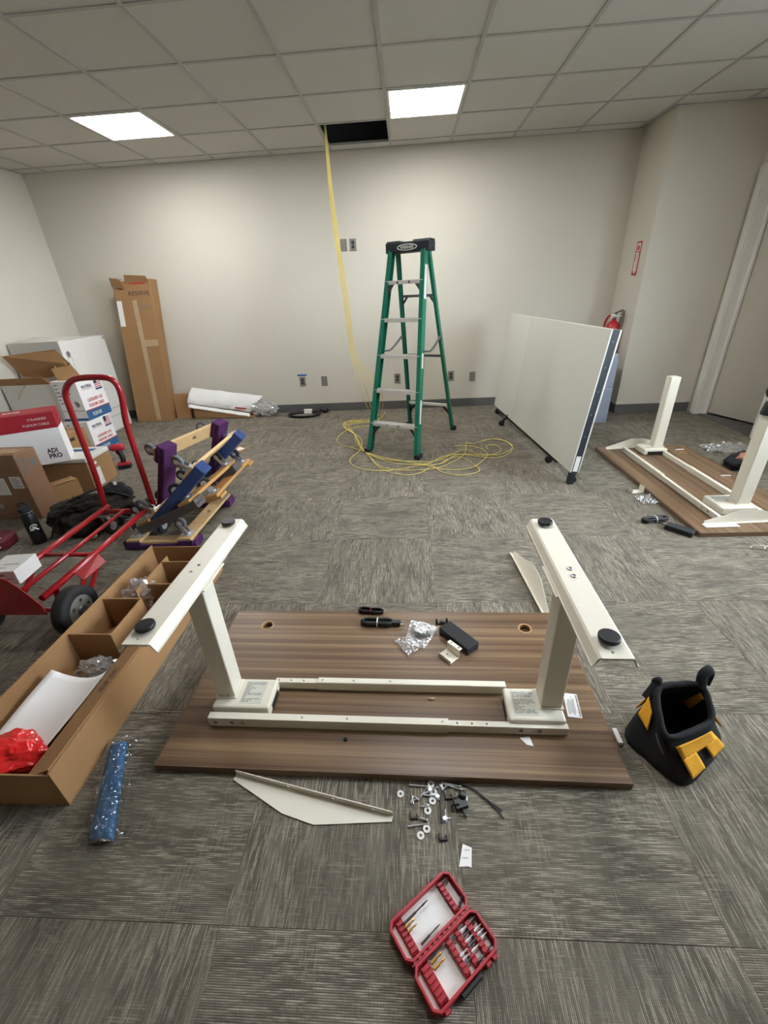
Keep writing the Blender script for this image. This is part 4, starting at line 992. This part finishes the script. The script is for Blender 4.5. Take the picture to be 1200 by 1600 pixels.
def wr_(u, v):
    bot = Vector((.0+.80*u, .045+.02*u, .205-.15*u)); top = Vector((.04+.92*u, .17, .375-.14*u))
    p = bot.lerp(top, v); n1 = noise.noise(Vector((u*9, v*3, 1)))
    return p+Vector((0, -.035*math.sin(PI*v)+.012*n1, .008*noise.noise(Vector((u*6, v*2, 5)))))
MB().grid(wr_, 50, 14).build('foam_wrap', M['foam'], t, solid=.02)
MB().grid(lambda u, v: Vector((.02+.78*u, .02-.03*v, .20-.145*u-.035*v+.006*noise.noise(Vector((u*8, v, 3))))), 30, 3).build('foam_sheet', M['paper'], t, solid=.004)
MB().bar((.62, .02, .135), (.76, .025, .115), .004, .018).build('red_mark', M['ink_red'], t)
crumple('plastic_end', (.98, .09, .095), (.17, .085, .09), M['clear'], t, seed=4, sub=4, amp=.45, zmin=.003)
crumple('plastic_core', (.95, .10, .10), (.13, .05, .06), M['foam'], t, seed=6, sub=3, amp=.3, zmin=.003)

# ------------------------------------------------------------------ white cartons in the corner
def carton(name, label, x0, x1, y0, y1, z0, z1, m, rz=0, bev=.006):
    cx, cy = (x0+x1)/2, (y0+y1)/2; t = thing(name, label, 'box', (cx, cy, z0), rz); w, d, h_ = (x1-x0)/2, (y1-y0)/2, z1-z0
    b = MB().box(-w, w, -d, d, 0, h_).build('carton', m, t, bevel=bev); return t, w, d, h_
t, w, d, h_ = carton('white_carton', 'large white carton with printed handle marks in the corner', -4.075, -3.52, 4.40, 4.74, 0, 1.075, M['carton'])
MB().slab([(-w+.02, -d-.001, h_-.002), (w, -d-.001, h_-.002), (w, d, h_+.012), (-w+.05, d, h_+.03)], .004).build('lid_flap', M['carton'], t)
def prect(t, o, x, y, a, b_, m=M['ink_grey'], w=.004):
    fm = frame_mat(o, x, y); k = MB(); k.box(0, a, 0, w, 0, .0006, fm); k.box(0, a, b_-w, b_, 0, .0006, fm); k.box(0, w, 0, b_, 0, .0006, fm); k.box(a-w, a, 0, b_, 0, .0006, fm); k.build('printed_mark', m, t)
prect(t, (w, -d+.05, h_-.36), (0, 1, 0), (0, 0, 1), .06, .2)
MB().lathe([(.03, 0), (.03, .001)], (w, -d+.08, h_-.13), (1, 0, 0), n=12).build('printed_mark', M['ink_grey'], t)
MB().box(-w+.06, -w+.075, -d-.0015, -d, .02, h_-.02).build('edge_tape', M['label'], t)
t, w, d, h_ = carton('white_carton', 'white carton with flaps behind the printed cable boxes', -4.075, -3.60, 4.765, 5.24, 0, 1.065, M['carton'])
MB().box(w, w+.004, -d, -d+.21, .52, h_-.01).build('side_flap', M['carton'], t, bevel=.002)
prect(t, (w+.0005, -d+.02, .36), (0, 1, 0), (0, 0, 1), .14, .09)
MB().box(w, w+.0012, -d, d, .26, .264).box(w, w+.0012, -d, d, .17, .174).box(w, w+.0012, -d, -d+.2, .49, .494).build('printed_line', M['ink_grey'], t)
crumple('plastic_scrap', (w-.03, d-.03, h_-.02), (.05, .03, .04), M['clear'], t, seed=8, sub=2, amp=.4)
# open box with brown flaps
t = thing('open_carton', 'open white-sided carton with brown inner flaps', 'cardboard box', (-3.795, 4.235, 0), 0)
w, d, h_ = .265, .115, .715; k = .006
MB().box(-w, w, -d, -d+k, 0, h_).box(-w, w, d-k, d, 0, h_).box(-w, -w+k, -d+k, d-k, 0, h_).box(w-k, w, -d+k, d-k, 0, h_).box(-w, w, -d, d, 0, k).build('carton', M['carton'], t, bevel=.003)
oc = Vector((-3.795, 4.235, 0))
MB().slab([GY(3, 557, 4.22)-oc, GY(38, 589, 4.335)-oc, GY(80, 590, 4.345)-oc, GY(111, 569, 4.36)-oc, GY(85, 546, 4.35)-oc], .004).build('back_flap', M['kraft'], t)
MB().slab([(-w, -d, h_), (w, -d, h_), (w-.02, -d-.05, h_+.075), (-w, -d-.05, h_+.07)], .005).build('front_flap', M['kraft'], t)
MB().slab([GY(93, 598, 4.13)-oc, GY(125, 586, 4.22)-oc, GY(112, 571, 4.32)-oc, GY(80, 577, 4.28)-oc], .005).build('side_flap', M['kraft'], t)
MB().slab([(-w+.01, -d+.01, h_-.1), (w-.01, -d+.01, h_-.1), (w-.01, d-.01, h_-.06), (-w+.01, d-.01, h_-.06)], .004).build('inner_card', M['kraft_in'], t)
MB().bar(GY(88, 577, 4.28)-oc, GY(85, 572, 4.28)-oc, .008, .004).bar(GY(104, 573, 4.3)-oc, GY(100, 565, 4.3)-oc, .008, .004).build('torn_sliver', M['kraft'], t)
MB().tube(smooth_path([(.02, -d-.02, h_-.0), (-.05, -d-.03, h_-.06), (-.12, -d-.02, h_-.13)], 4), .004, 5).build('packing_strap', M['tape'], t)

# ------------------------------------------------------------------ printed cable boxes
def cable_box(label, x0, x1, y0, y1, z0, z1, rz=0):
    t, w, d, h_ = carton('cable_box', label, x0, x1, y0, y1, z0, z1, M['paper'], rz, .003)
    b = h_*.24
    bd = MB().box(w, w+.001, -d+.002, d-.002, .004, b).box(-w+.002, w, -d-.001, -d, .004, b*.3).build('blue_band', M['boxblue'], t)
    X, Z = (0, 1, 0), (0, 0, 1); e = w+.0012
    W2 = 2*d
    text('PLENUM', h_*.13, M['label'], t, (e, -d+W2*.22, b*.35), X, Z, width=W2*.36, bold=.001)
    text('CATEGORY 6 XS', h_*.11, M['ink_red'], t, (e, -d+W2*.20, h_*.44), X, Z, width=W2*.62, bold=.001)
    text('PLENUM CABLE', h_*.11, M['ink_red'], t, (e, -d+W2*.20, h_*.31), X, Z, width=W2*.62, bold=.001)
    text('PROTERIAL', h_*.10, M['ink_navy'], t, (e, -d+W2*.14, h_*.78), X, Z, width=W2*.40, bold=.001)
    MB().box(w, w+.0008, -d+W2*.14, -d+W2*.56, h_*.745, h_*.755).box(w, w+.0008, -d+.004, d-.004, b, b+.008).build('printed_line', M['ink_red'], t)
    fy0, fy1, fz0, fz1 = -d+W2*.66, -d+W2*.94, h_*.66, h_*.97
    fg = MB().box(w, w+.0008, fy0, fy1, fz0, fz1).build('flag_emblem', M['ink_white'], t)
    st = MB()
    for k in range(5): zz = fz0+(fz1-fz0)*(.2+k*.16); st.box(w+.0008, w+.0014, fy0, fy1, zz, zz+(fz1-fz0)*.08)
    st.build('flag_stripe', M['flagpink'], fg)
    MB().box(w+.0014, w+.002, fy0, fy0+(fy1-fy0)*.42, fz0+(fz1-fz0)*.5, fz1).box(w+.0014, w+.002, fy0, fy1, fz0, fz0+(fz1-fz0)*.14).build('flag_canton', M['ink_navy'], fg)
    # camera-facing side: cable outlet hole and print
    cut([c_ for c_ in t.children if c_.name.startswith('carton')][0], cyl_((w-.07, -d, h_*.42), (0, 1, 0), .028, -.02, .2, 20))
    pr = MB()
    for k in range(6): pr.box(-w+.03, -w+.05+.05*random.random(), -d-.0012, -d-.0004, h_*(.9-.09*k), h_*(.92-.09*k))
    pr.box(-w+.012, -w+.016, -d-.0012, -d-.0004, h_*.1, h_*.9).box(-w+.012, w-.01, -d-.0012, -d-.0004, h_*.26, h_*.27)
    pr.tube([Vector((w-.14+.05*math.cos(a), -d-.001, h_*.72+.025*math.sin(a))) for a in [PI+q*PI/8 for q in range(9)]], .003, 4)
    pr.build('side_print', M['ink_navy'], t)
    return t
cable_box('white and blue network cable box standing on the floor by the driver', -3.525, -3.268, 4.06, 4.43, 0, .335)
cable_box('white and blue network cable box stacked on top of the lower one', -3.525, -3.262, 4.10, 4.475, .337, .735)
t, w, d, h_ = carton('cardboard_box', 'plain tan cardboard box standing in front of the cable boxes', -3.66, -3.31, 3.77, 4.05, 0, .29, M['kraft'])
MB().box(w, w+.001, -d+.05, -d+.11, h_-.08, h_-.05).build('printed_mark', M['ink'], t)
MB().box(-w, w, -.02, .02, h_, h_+.001).build('tape', M['tape'], t)

# ------------------------------------------------------------------ stack of cartons by the hand truck
t, w, d, h_ = carton('cardboard_box', 'wide brown cardboard box under the flat white box', -3.13, -2.645, 3.09, 3.42, 0, .25, M['kraft'], .06)
MB().box(w, w+.001, -d+.02, -d+.14, .02, .17).build('paper_label', M['ink_white'], t)
MB().box(w, w+.001, -d+.06, -d+.12, .2, .225).build('paper_label', M['ink_white'], t)
t, w, d, h_ = carton('flat_box', 'flat white cardboard box under the red and white cable box', -3.12, -2.63, 3.08, 3.40, .251, .288, M['carton'], .06)
MB().box(-w+.1, w-.06, -d+.2, -d+.26, h_, h_+.0008).build('blue_stripe', M['boxblue'], t)
MB().box(w-.03, w-.027, -d-.001, -d, 0, h_).box(w, w+.001, -d+.05, -d+.06, 0, h_).build('printed_line', M['ink'], t)
a = math.radians(31); rc = Vector((-2.715, 3.07, .290))
t = thing('cable_box', 'white cable box with a red top band leaning over the flat white box', 'box', rc, a)
BW, BD, BH = .52, .21, .40
MB().box(-BW, 0, 0, BD, 0, BH).build('carton', M['paper'], t, bevel=.003)
MB().box(-BW-.001, .001, -.001, BD+.001, BH*.68, BH+.001).build('red_band', M['boxred'], t, bevel=.002)
MB().box(-BW+.01, -.01, .02, .024, BH+.001, BH+.0016).box(-BW, -.0, -.0016, -.001, BH-.006, BH-.003).build('printed_line', M['flagpink'], t)
text('STRANDED', .026, M['ink_white'], t, (-.17, -.0015, BH*.86), (1, 0, 0), (0, 0, 1), width=.12)
text('PLENUM CABLE', .026, M['ink_white'], t, (-.21, -.0015, BH*.76), (1, 0, 0), (0, 0, 1), width=.165)
MB().prism([(-.05, -.02), (.05, -.02), (.055, .0), (.05, .02), (-.05, .02), (-.055, 0)], 0, .001, TR(-.27, .11, BH+.001)).build('oval_logo', M['ink_white'], t)
text('ADI', .036, M['boxred'], t, (-.305, .097, BH+.0022), (1, 0, 0), (0, 1, 0), width=.07)
text('ADI', .05, M['ink'], t, (-.13, -.0008, .085), (1, 0, 0), (0, 0, 1), width=.07, bold=.0015)
text('PRO', .05, M['ink'], t, (-.13, -.0008, .042), (1, 0, 0), (0, 0, 1), width=.085, bold=.0015)
for c_ in [c_ for c_ in t.children if c_.name.startswith(('carton', 'red_band'))]: cut(c_, cyl_((0, .1, BH*.85), (1, 0, 0), .02, -.15, .02, 16))
MB().box(-.30, -.24, -.0012, -.0004, .09, .093).box(-.30, -.22, -.0012, -.0004, .06, .063).box(-.31, -.20, -.0012, -.0004, .04, .043).build('side_print', M['ink_grey'], t)
t, w, d, h_ = carton('cardboard_box', 'brown box with shipping labels and shiny tape on top', -3.20, -2.722, 2.615, 2.80, 0, .50, M['kraft_dark'])
MB().box(w-.11, w-.025, -d-.001, -d, .25, .34).box(w-.26, w-.15, -d-.001, -d, .20, .33).build('shipping_label', M['ink_white'], t)
lp = MB()
for k in range(6): lp.box(w-.10, w-.035-.01*(k % 3), -d-.0016, -d-.001, .262+.012*k, .266+.012*k)
lp.build('label_print', M['ink_grey'], t)
MB().grid(lambda u, v: Vector((-w+.03+(2*w-.04)*u, -d+.03+.10*v, h_+.002+.006*abs(noise.noise(Vector((u*12, v*6, 1)))))), 24, 8, False).build('tape', M['tape'], t)
MB().box(w, w+.001, -d+.02, -d+.035, .33, .47).box(w, w+.001, -d+.06, -d+.075, .36, .46).box(w, w+.001, -d+.11, -d+.15, .38, .43).build('side_print', M['ink_grey'], t)
a = math.atan2(.17, .1)
t = thing('cardboard_box', 'small tan box with a bulging top flap by the backpack', 'cardboard box', (-2.745, 2.80, 0), a)
MB().box(0, .20, .0, .13, 0, .165).build('carton', M['kraft'], t, bevel=.004)
MB().grid(lambda u, v: Vector((.2*u, .13*v, .166+.012*math.sin(PI*u)*math.sin(PI*(.2+.8*v)))), 10, 8).build('top_flap', M['kraft'], t, solid=.003)

# ------------------------------------------------------------------ impact driver on the floor
p = Vector((-2.70, 3.62, 0)); t = thing('impact_driver', 'red and black cordless driver standing on its battery', 'power tool', p, math.radians(20))
MB().box(-.055, .055, -.035, .035, 0, .035).build('battery', M['black'], t, bevel=.006)
MB().box(-.05, .05, -.033, .033, .035, .062).build('battery_mount', M['redplastic'], t, bevel=.006)
MB().tube(smooth_path([(.0, 0, .06), (.005, 0, .1), (-.002, 0, .15), (-.012, 0, .185)], 4), [.024]*13, 10).build('grip', M['black'], t)
MB().tube([(-.065, 0, .205), (-.05, 0, .205), (.03, 0, .205), (.05, 0, .203)], [.024, .032, .033, .024], 14).build('motor_housing', M['redplastic'], t)
MB().tube([(-.11, 0, .205), (-.085, 0, .205), (-.06, 0, .205)], [.012, .016, .024], 12).build('chuck', M['greymetal'], t)
MB().box(-.035, -.022, -.008, .008, .14, .175).build('trigger', M['redplastic'], t, bevel=.003)

# ------------------------------------------------------------------ hand truck in cart position
t = thing('hand_truck', 'red steel hand truck laid flat with its loop handle upright', 'hand truck', (-1.80, 1.47, 0))
xl, xr, zr = -.145, .145, .235
yE = .86
for x in (xl, xr):
    MB().tube([(x, -.06, zr), (x, yE, zr)], .016, 10).build('side_rail', M['redpaint'], t)
MB().tube([(0, .0, zr), (0, yE-.06, zr)], .011, 8).build('centre_rail', M['redpaint'], t)
for y in (.30, yE-.06): MB().tube([(xl, y, zr-.004), (xr, y, zr-.004)], .011, 8).build('cross_bar', M['redpaint'], t)
MB().tube([(xl-.06, yE-.03, zr-.03), (xr+.16, yE-.03, zr-.03)], .014, 8).build('cross_bar', M['redpaint'], t)
hp = [GY(u, v, 2.335)-Vector((-1.80, 1.47, 0)) for (u, v) in ((168, 806), (150, 745), (129, 690), (110, 640), (102, 615), (108, 598), (124, 591), (164, 590), (181, 599), (190, 620), (197, 660), (213, 710), (240, 790))]
MB().tube(smooth_path(hp, 6), .0165, 12).build('handle', M['redpaint'], t)
# toe plate (vertical) with rounded corner
pl = [(-.33, -.06), (.165, -.06), (.155, .0), (.10, .09), (.06, .135), (.02, .15), (-.33, .15)]
MB().prism(pl, 0, .005, frame_mat((0, -.085, .225), (1, 0, 0), (0, 0, 1))).build('toe_plate', M['redpaint'], t, bevel=.002)
MB().tube([(-.30, 0, .117), (.2, 0, .117)], .011, 10).build('axle', M['redpaint'], t)
for x in (xl, xr):
    MB().bar((x, .02, zr), (x, 0, .117), .03, .006, up=(0, 1, 0)).bar((x, .26, zr), (x+.035, .1, .15), .03, .006, up=(1, 0, 0)).build('axle_bracket', M['redpaint'], t)
MB().slab([(xr+.0, .14, zr), (xr+.02, .30, zr), (xr+.09, .25, zr-.015), (xr+.095, .08, zr-.005)], .004).build('fender', M['redpaint'], t, bevel=.001)
MB().bar((xr+.03, .30, zr-.01), (xr+.06, .12, .13), .022, .006, up=(1, 0, 0)).build('brace', M['redpaint'], t)
for x in (.215, -.27):
    wv = MB().lathe([(.075, -.032), (.107, -.032), (.115, -.026), (.117, -.014), (.117, .014), (.115, .026), (.107, .032), (.075, .032), (.072, .028), (.072, -.028), (.075, -.032)], (x, 0, .117), (1, 0, 0), n=36, caps=False).build('tyre', M['rubber'], t)
    rm = MB().lathe([(.073, -.028), (.073, -.02), (.025, -.012), (.025, .012), (.073, .02), (.073, .028)], (x, 0, .117), (1, 0, 0), n=28)
    r = rm.build('wheel_rim', M['plate'], t)
    MB().lathe([(.022, -.04), (.022, .04)], (x, 0, .117), (1, 0, 0), n=16).build('hub', M['greymetal'], r)
    hl = MB()
    for k in range(5):
        a = 2*PI*k/5; hl.lathe([(.010, -.06), (.010, .06)], (x, .047*math.cos(a), .117+.047*math.sin(a)), (1, 0, 0), n=10, smooth=False)
    cut(r, hl)
def caster(parent, loc, dirn, swivel, rw=.038, tyre='greyrubber'):
    d = Vector(dirn).normalized(); s = Vector(swivel).normalized(); ax = d.cross(s).normalized(); o = Vector(loc)
    k = MB(); pm = frame_mat(o, s, ax)
    k.box(-.035, .035, -.03, .03, -.004, .0, pm) if (pm.to_3x3() @ Vector((0, 0, 1))).dot(d) < 0 else k.box(-.035, .035, -.03, .03, 0, .004, pm)
    k.lathe([(.02, .004), (.02, .016)], o, d, n=14)
    c_ = o+d*(rw+.038)+s*.028
    for sg in (-1, 1): k.slab([o+ax*sg*.018+d*.014-s*.014, o+ax*sg*.018+d*.014+s*.022, c_+ax*sg*.018+s*.012, c_+ax*sg*.018-s*.012], .003*sg)
    f = k.build('caster_fork', M['chrome'], parent)
    MB().lathe([(.012, -.013), (rw*.62, -.013), (rw*.9, -.012), (rw, -.006), (rw, .006), (rw*.9, .012), (rw*.62, .013), (.012, .013)], c_, ax, n=20).build('caster_wheel', M[tyre], f)
    MB().lathe([(rw*.5, -.0145), (rw*.5, .0145)], c_, ax, n=16).lathe([(.006, -.023), (.006, .023)], c_, ax, n=10).build('wheel_hub', M['chrome'], f)
for x in (xl-.03, xr+.03): caster(t, (x, yE-.03, zr-.045+.0), (0, 0, -1), (0, 1, 0), .06, 'rubber')
# two small boxes carried on the toe plate
for (x, y, w, d, h_, rz, lab) in ((-1.895, 1.56, .07, .075, .075, .1, 'small white printed box riding on the hand truck'), (-2.05, 1.535, .06, .06, .09, -.1, 'smaller white box with grey print on the hand truck')):
    tb = thing('small_box', lab, 'box', (x, y, zr+.017), rz); MB().box(-w, w, -d, d, 0, h_).build('carton', M['carton'], tb, bevel=.003)
    MB().box(-w+.02, w-.02, -d-.0008, -d, .03, .034).box(-w+.02, w-.05, -d-.0008, -d, .05, .06).box(-w+.03, w-.06, -d+.03, -d+.034, h_, h_+.0008).box(-w+.05, w-.02, -d+.06, -d+.064, h_, h_+.0008).build('printed_mark', M['ink_grey'], tb)

# ------------------------------------------------------------------ water bottle, backpack, maroon tool
t = thing('water_bottle', 'black water bottle with a white bird-like emblem on the carpet', 'bottle', (-2.475, 2.285, 0))
MB().lathe([(.036, 0), (.040, .006), (.040, .20), (.036, .215), (.030, .222)], n=28).build('flask', M['black'], t)
MB().lathe([(.034, .222), (.036, .225), (.036, .255), (.030, .262)], n=28).build('lid', M['blackmat'], t)
MB().tube(smooth_path([(-.03, 0, .258), (-.025, 0, .285), (.0, 0, .292), (.03, 0, .283), (.034, 0, .25)], 5), .006, 8).build('carry_loop', M['blackmat'], t)
MB().lathe([(.0365, .228), (.0365, .231)], n=28).build('lid_ring', M['plate'], t)
def cyl(a, z): return Vector((.0405*math.cos(a), .0405*math.sin(a), z))
a0 = math.radians(-40)
em = MB(); em.tube([cyl(a0+.5*math.cos(q), .125+.020*math.sin(q)) for q in [.3+.25*k for k in range(17)]], .004, 6, flat=1).tube([cyl(a0-.6+.11*k, .108+.010*math.sin(k*.35)) for k in range(11)], .005, 6).tube([cyl(a0-.2+.08*k, .128+.004*math.sin(k)) for k in range(7)], .005, 6)
em.build('emblem', M['ink_white'], t)
t = thing('backpack', 'slumped dark olive backpack lying behind the hand truck', 'backpack', (-2.22, 2.50, 0), math.radians(35))
crumple('bag_body', (0, 0, .10), (.27, .15, .14), M['olive'], t, seed=21, sub=6, amp=.2, freq=1.7, smooth=True, zmin=.003, ridge=.14)
crumple('front_pocket', (.0, -.11, .09), (.17, .08, .09), M['olive'], t, seed=23, sub=4, amp=.2, freq=1.8, smooth=True, zmin=.003)
crumple('top_bulge', (.17, .05, .17), (.10, .09, .09), M['blackfab'], t, seed=25, sub=4, amp=.2, freq=1.8, smooth=True, zmin=.003)
for yy in (-.05, .06):
    MB().tube(smooth_path([(-.26, yy-.05, .03), (-.15, yy-.06, .19), (0, yy-.05, .245), (.14, yy, .24), (.25, yy+.02, .16)], 6), .016, 8, flat=.4).build('shoulder_strap', M['blackfab'], t)
MB().tube(smooth_path([(-.2, -.16, .05), (-.05, -.2, .13), (.1, -.19, .13), (.2, -.14, .06)], 6), .005, 6).build('zip', M['greymetal'], t)
MB().lathe([(.004, 0), (.022, .004), (.018, .02), (.006, .026)], (-.02, -.205, .02), (0, -1, .3), n=14).build('white_badge', M['ink_white'], t)
MB().box(.18, .2, .0, .012, .262, .282).build('tag', M['ink_white'], t)
t = thing('floor_tool', 'low maroon tool with two pale stripes near the water bottle', 'tool', (-2.76, 2.24, 0), math.radians(10))
MB().prism([(-.13, -.09), (.09, -.09), (.13, -.05), (.13, .05), (.09, .09), (-.13, .09)], 0, .075).build('base', M['maroon'], t, bevel=.02)
MB().box(-.13, .11, -.0935, -.0905, .03, .037).box(-.13, .08, -.0935, -.0905, .052, .059).box(-.12, .10, -.05, -.042, .0752, .078).box(-.12, .06, -.01, -.0, .0752, .078).build('stripe', M['ink_white'], t)
MB().tube(smooth_path([(-.07, .03, .07), (-.10, .05, .15), (-.12, .06, .24), (-.06, .06, .265), (.05, .06, .265), (.13, .05, .255)], 6), .012, 8).build('bent_handle', M['greymetal'], t)

# ------------------------------------------------------------------ pile of furniture dollies
def dolly(label, carpet, wood, pivot, theta, flip=False, yaw=0, bare=False, W_=.46, Ln=.66, tyre='greyrubber', bw=.05, ct=.05):
    # local x: board length, y: rail direction, z: caster side
    Mx = TR(*pivot) @ RZ(yaw) @ RY(-theta)
    t = thing('furniture_dolly', label, 'dolly', M=Mx, group='furniture dollies in the pile')
    for y in (.05, Ln-.05):
        if bare:
            MB().box(0, W_, y-.045, y+.045, -.02, 0).build('end_board', M[wood], t, bevel=.004)
        else:
            MB().box(.006, W_-.006, y-.04, y+.04, -.018, -.002).build('end_board', M[wood], t, bevel=.003)
            o = MB().box(-.006, W_+.006, y-bw, y+bw, -ct, -.016).box(-.006, .010, y-bw, y+bw, -.03, .006).box(W_-.010, W_+.006, y-bw, y+bw, -.03, .006)
            if carpet != 'purple': o.box(-.006, W_+.006, y-bw-.002, y-bw+.006, -ct+.004, .004)
            else: o.box(.01, .11, y-bw-.004, y-.041, -.03, .006).box(W_-.11, W_-.01, y-bw-.004, y-.041, -.03, .006)
            o.build('carpet_cover', M[carpet], t, bevel=.008)
    for x in (.065, W_-.065):
        o = MB().box(x-.045, x+.045, .0, Ln, 0, .02).build('side_rail', M[wood], t, bevel=.003)
        cut(o, cyl_((x, Ln*.55, 0), (0, 0, 1), .017, -.02, .05, 14))
    random.seed(int(theta*100)+3)
    for x in (.065, W_-.065):
        for y in (.06, Ln-.06):
            a = random.uniform(2.2, 4.1); caster(t, (x, y, .021), (0, 0, 1), (math.cos(a), math.sin(a)*.5, 0), .04, tyre)
    return t
R_ = math.radians
dolly('purple furniture dolly flat at the bottom of the dolly pile', 'purple', 'ply', (-1.80, 2.16, .055), R_(1))
dolly('bare wooden furniture dolly inside the dolly pile', 'greycarpet', 'oak', (-1.67, 2.40, .135), R_(15), bare=True, tyre='rubber')
dolly('grey carpeted furniture dolly between the wooden and blue ones', 'greycarpet', 'oak', (-1.70, 2.19, .145), R_(24), yaw=R_(-3), tyre='rubber')
dolly('blue carpeted furniture dolly leaning in the dolly pile', 'bluecarpet', 'ply', (-1.63, 2.20, .175), R_(42), Ln=.72, W_=.54, ct=.065)
dolly('upright purple furniture dolly standing against the dolly pile', 'purple', 'ply', (-1.69, 2.37, .12), R_(68), Ln=.60, W_=.55, yaw=R_(-16), bw=.055, ct=.06)
t = thing('cardboard_scrap', 'torn cardboard scrap with white paper behind the dollies', 'cardboard', (-1.86, 4.03, 0), R_(20))
MB().prism([(-.16, -.10), (.14, -.14), (.20, -.02), (.05, .12), (-.12, .10)], .0, .012).build('card', M['kraft'], t, bevel=.002)
MB().prism([(-.10, -.08), (.02, -.12), (.03, .0), (-.05, .05)], .0125, .0145).prism([(.06, -.12), (.17, -.05), (.12, .03)], .0125, .0145).build('paper', M['paper'], t)

# ------------------------------------------------------------------ small things around the second desk
p = G(993, 768); t = thing('mounting_bracket', 'small white metal bracket on carpet beside the second desk', 'bracket', p, .2)
MB().box(-.045, .045, -.025, .025, 0, .003).box(-.045, -.042, -.025, .025, 0, .03).box(.042, .045, -.025, .025, 0, .045).build('bent_plate', M['cream'], t, bevel=.0008)
p = G(1014, 782)
t = thing('plastic_bag', 'crumpled clear bag of silver hardware beside the second desk', 'plastic bag', p)
MB().grid(lambda u, v: Vector(((u-.5)*.16, (v-.5)*.13, .004+.03*abs(noise.noise(Vector((u*4, v*5, 2))))+.012*abs(noise.noise(Vector((u*13, v*9, 5)))))), 22, 20, False).build('film', M['clear'], t)
random.seed(9); hw = MB()
for k in range(14): 
    x, y = random.uniform(-.05, .05), random.uniform(-.04, .03); a = random.uniform(0, 6); hw.tube([(x, y, .006), (x+.02*math.cos(a), y+.02*math.sin(a), .009)], .004, 6)
hw.build('hardware', M['silver'], t)
p = G(1022, 815); cord_bundle('black cord bundle with white tie on the carpet near the second desk', (p.x, p.y, 0), .15, .17, .07, 6, .0055, .028, M['paper'], plug=False)
p = G(1061, 831); t = thing('power_adapter', 'black power brick on carpet beside the second desk', 'adapter', p, math.radians(-48)); MB().box(-.075, .075, -.03, .03, 0, .032).build('case', M['blackmat'], t, bevel=.004)
MB().tube(smooth_path([(-.075, 0, .016), (-.11, .01, .012), (-.13, .03, .008)], 4), .004, 6).build('lead', M['black'], t)
p = G(1138, 702)
t = thing('plastic_bag', 'large crumpled clear plastic sheet on carpet behind the second desk', 'plastic bag', p)
MB().grid(lambda u, v: Vector(((u-.5)*.42, (v-.5)*.2, .004+.04*abs(noise.noise(Vector((u*4, v*4, 7))))+.02*abs(noise.noise(Vector((u*12, v*9, 9)))))), 34, 24, False).build('film', M['clear'], t)
for px, py in ((1112, 693), (1131, 690), (1122, 694)):
    q = G(px, py, .012); tag(MB().lathe([(.012, 0), (.012, .006), (.006, .014)], q+Vector((0, 0, -.012)), n=10).build('cap_nut', M['paper']), 'tiny white plastic cap on carpet near the door', 'cap', 'white caps near the door')
p = G(1152, 733)
t = thing('tool_pouch', 'black pouch with a tan leather flap behind the second desk column', 'pouch', (p.x+.06, p.y+.05, 0), .4)
crumple('pouch_body', (0, 0, .05), (.17, .10, .06), M['blackfab'], t, seed=31, sub=4, amp=.25, freq=1.6, smooth=True, zmin=.002)
crumple('leather_flap', (-.035, -.03, .085), (.085, .055, .045), M['tan'], t, seed=33, sub=4, amp=.25, freq=1.8, smooth=True, zmin=.03)
t = thing('bit_driver', 'black round-headed tool standing on the near desk column', 'tool', (2.068, 2.495, .646), 0)
MB().lathe([(.045, 0), (.047, .006), (.040, .055), (.036, .075)], n=24).build('body', M['black'], t)
MB().lathe([(.034, .075), (.034, .088)], n=24).build('collar', M['chrome'], t)
MB().lathe([(.022, .088), (.045, .10), (.055, .125), (.052, .15), (.035, .168), (.01, .175)], n=24).build('round_head', M['black'], t)
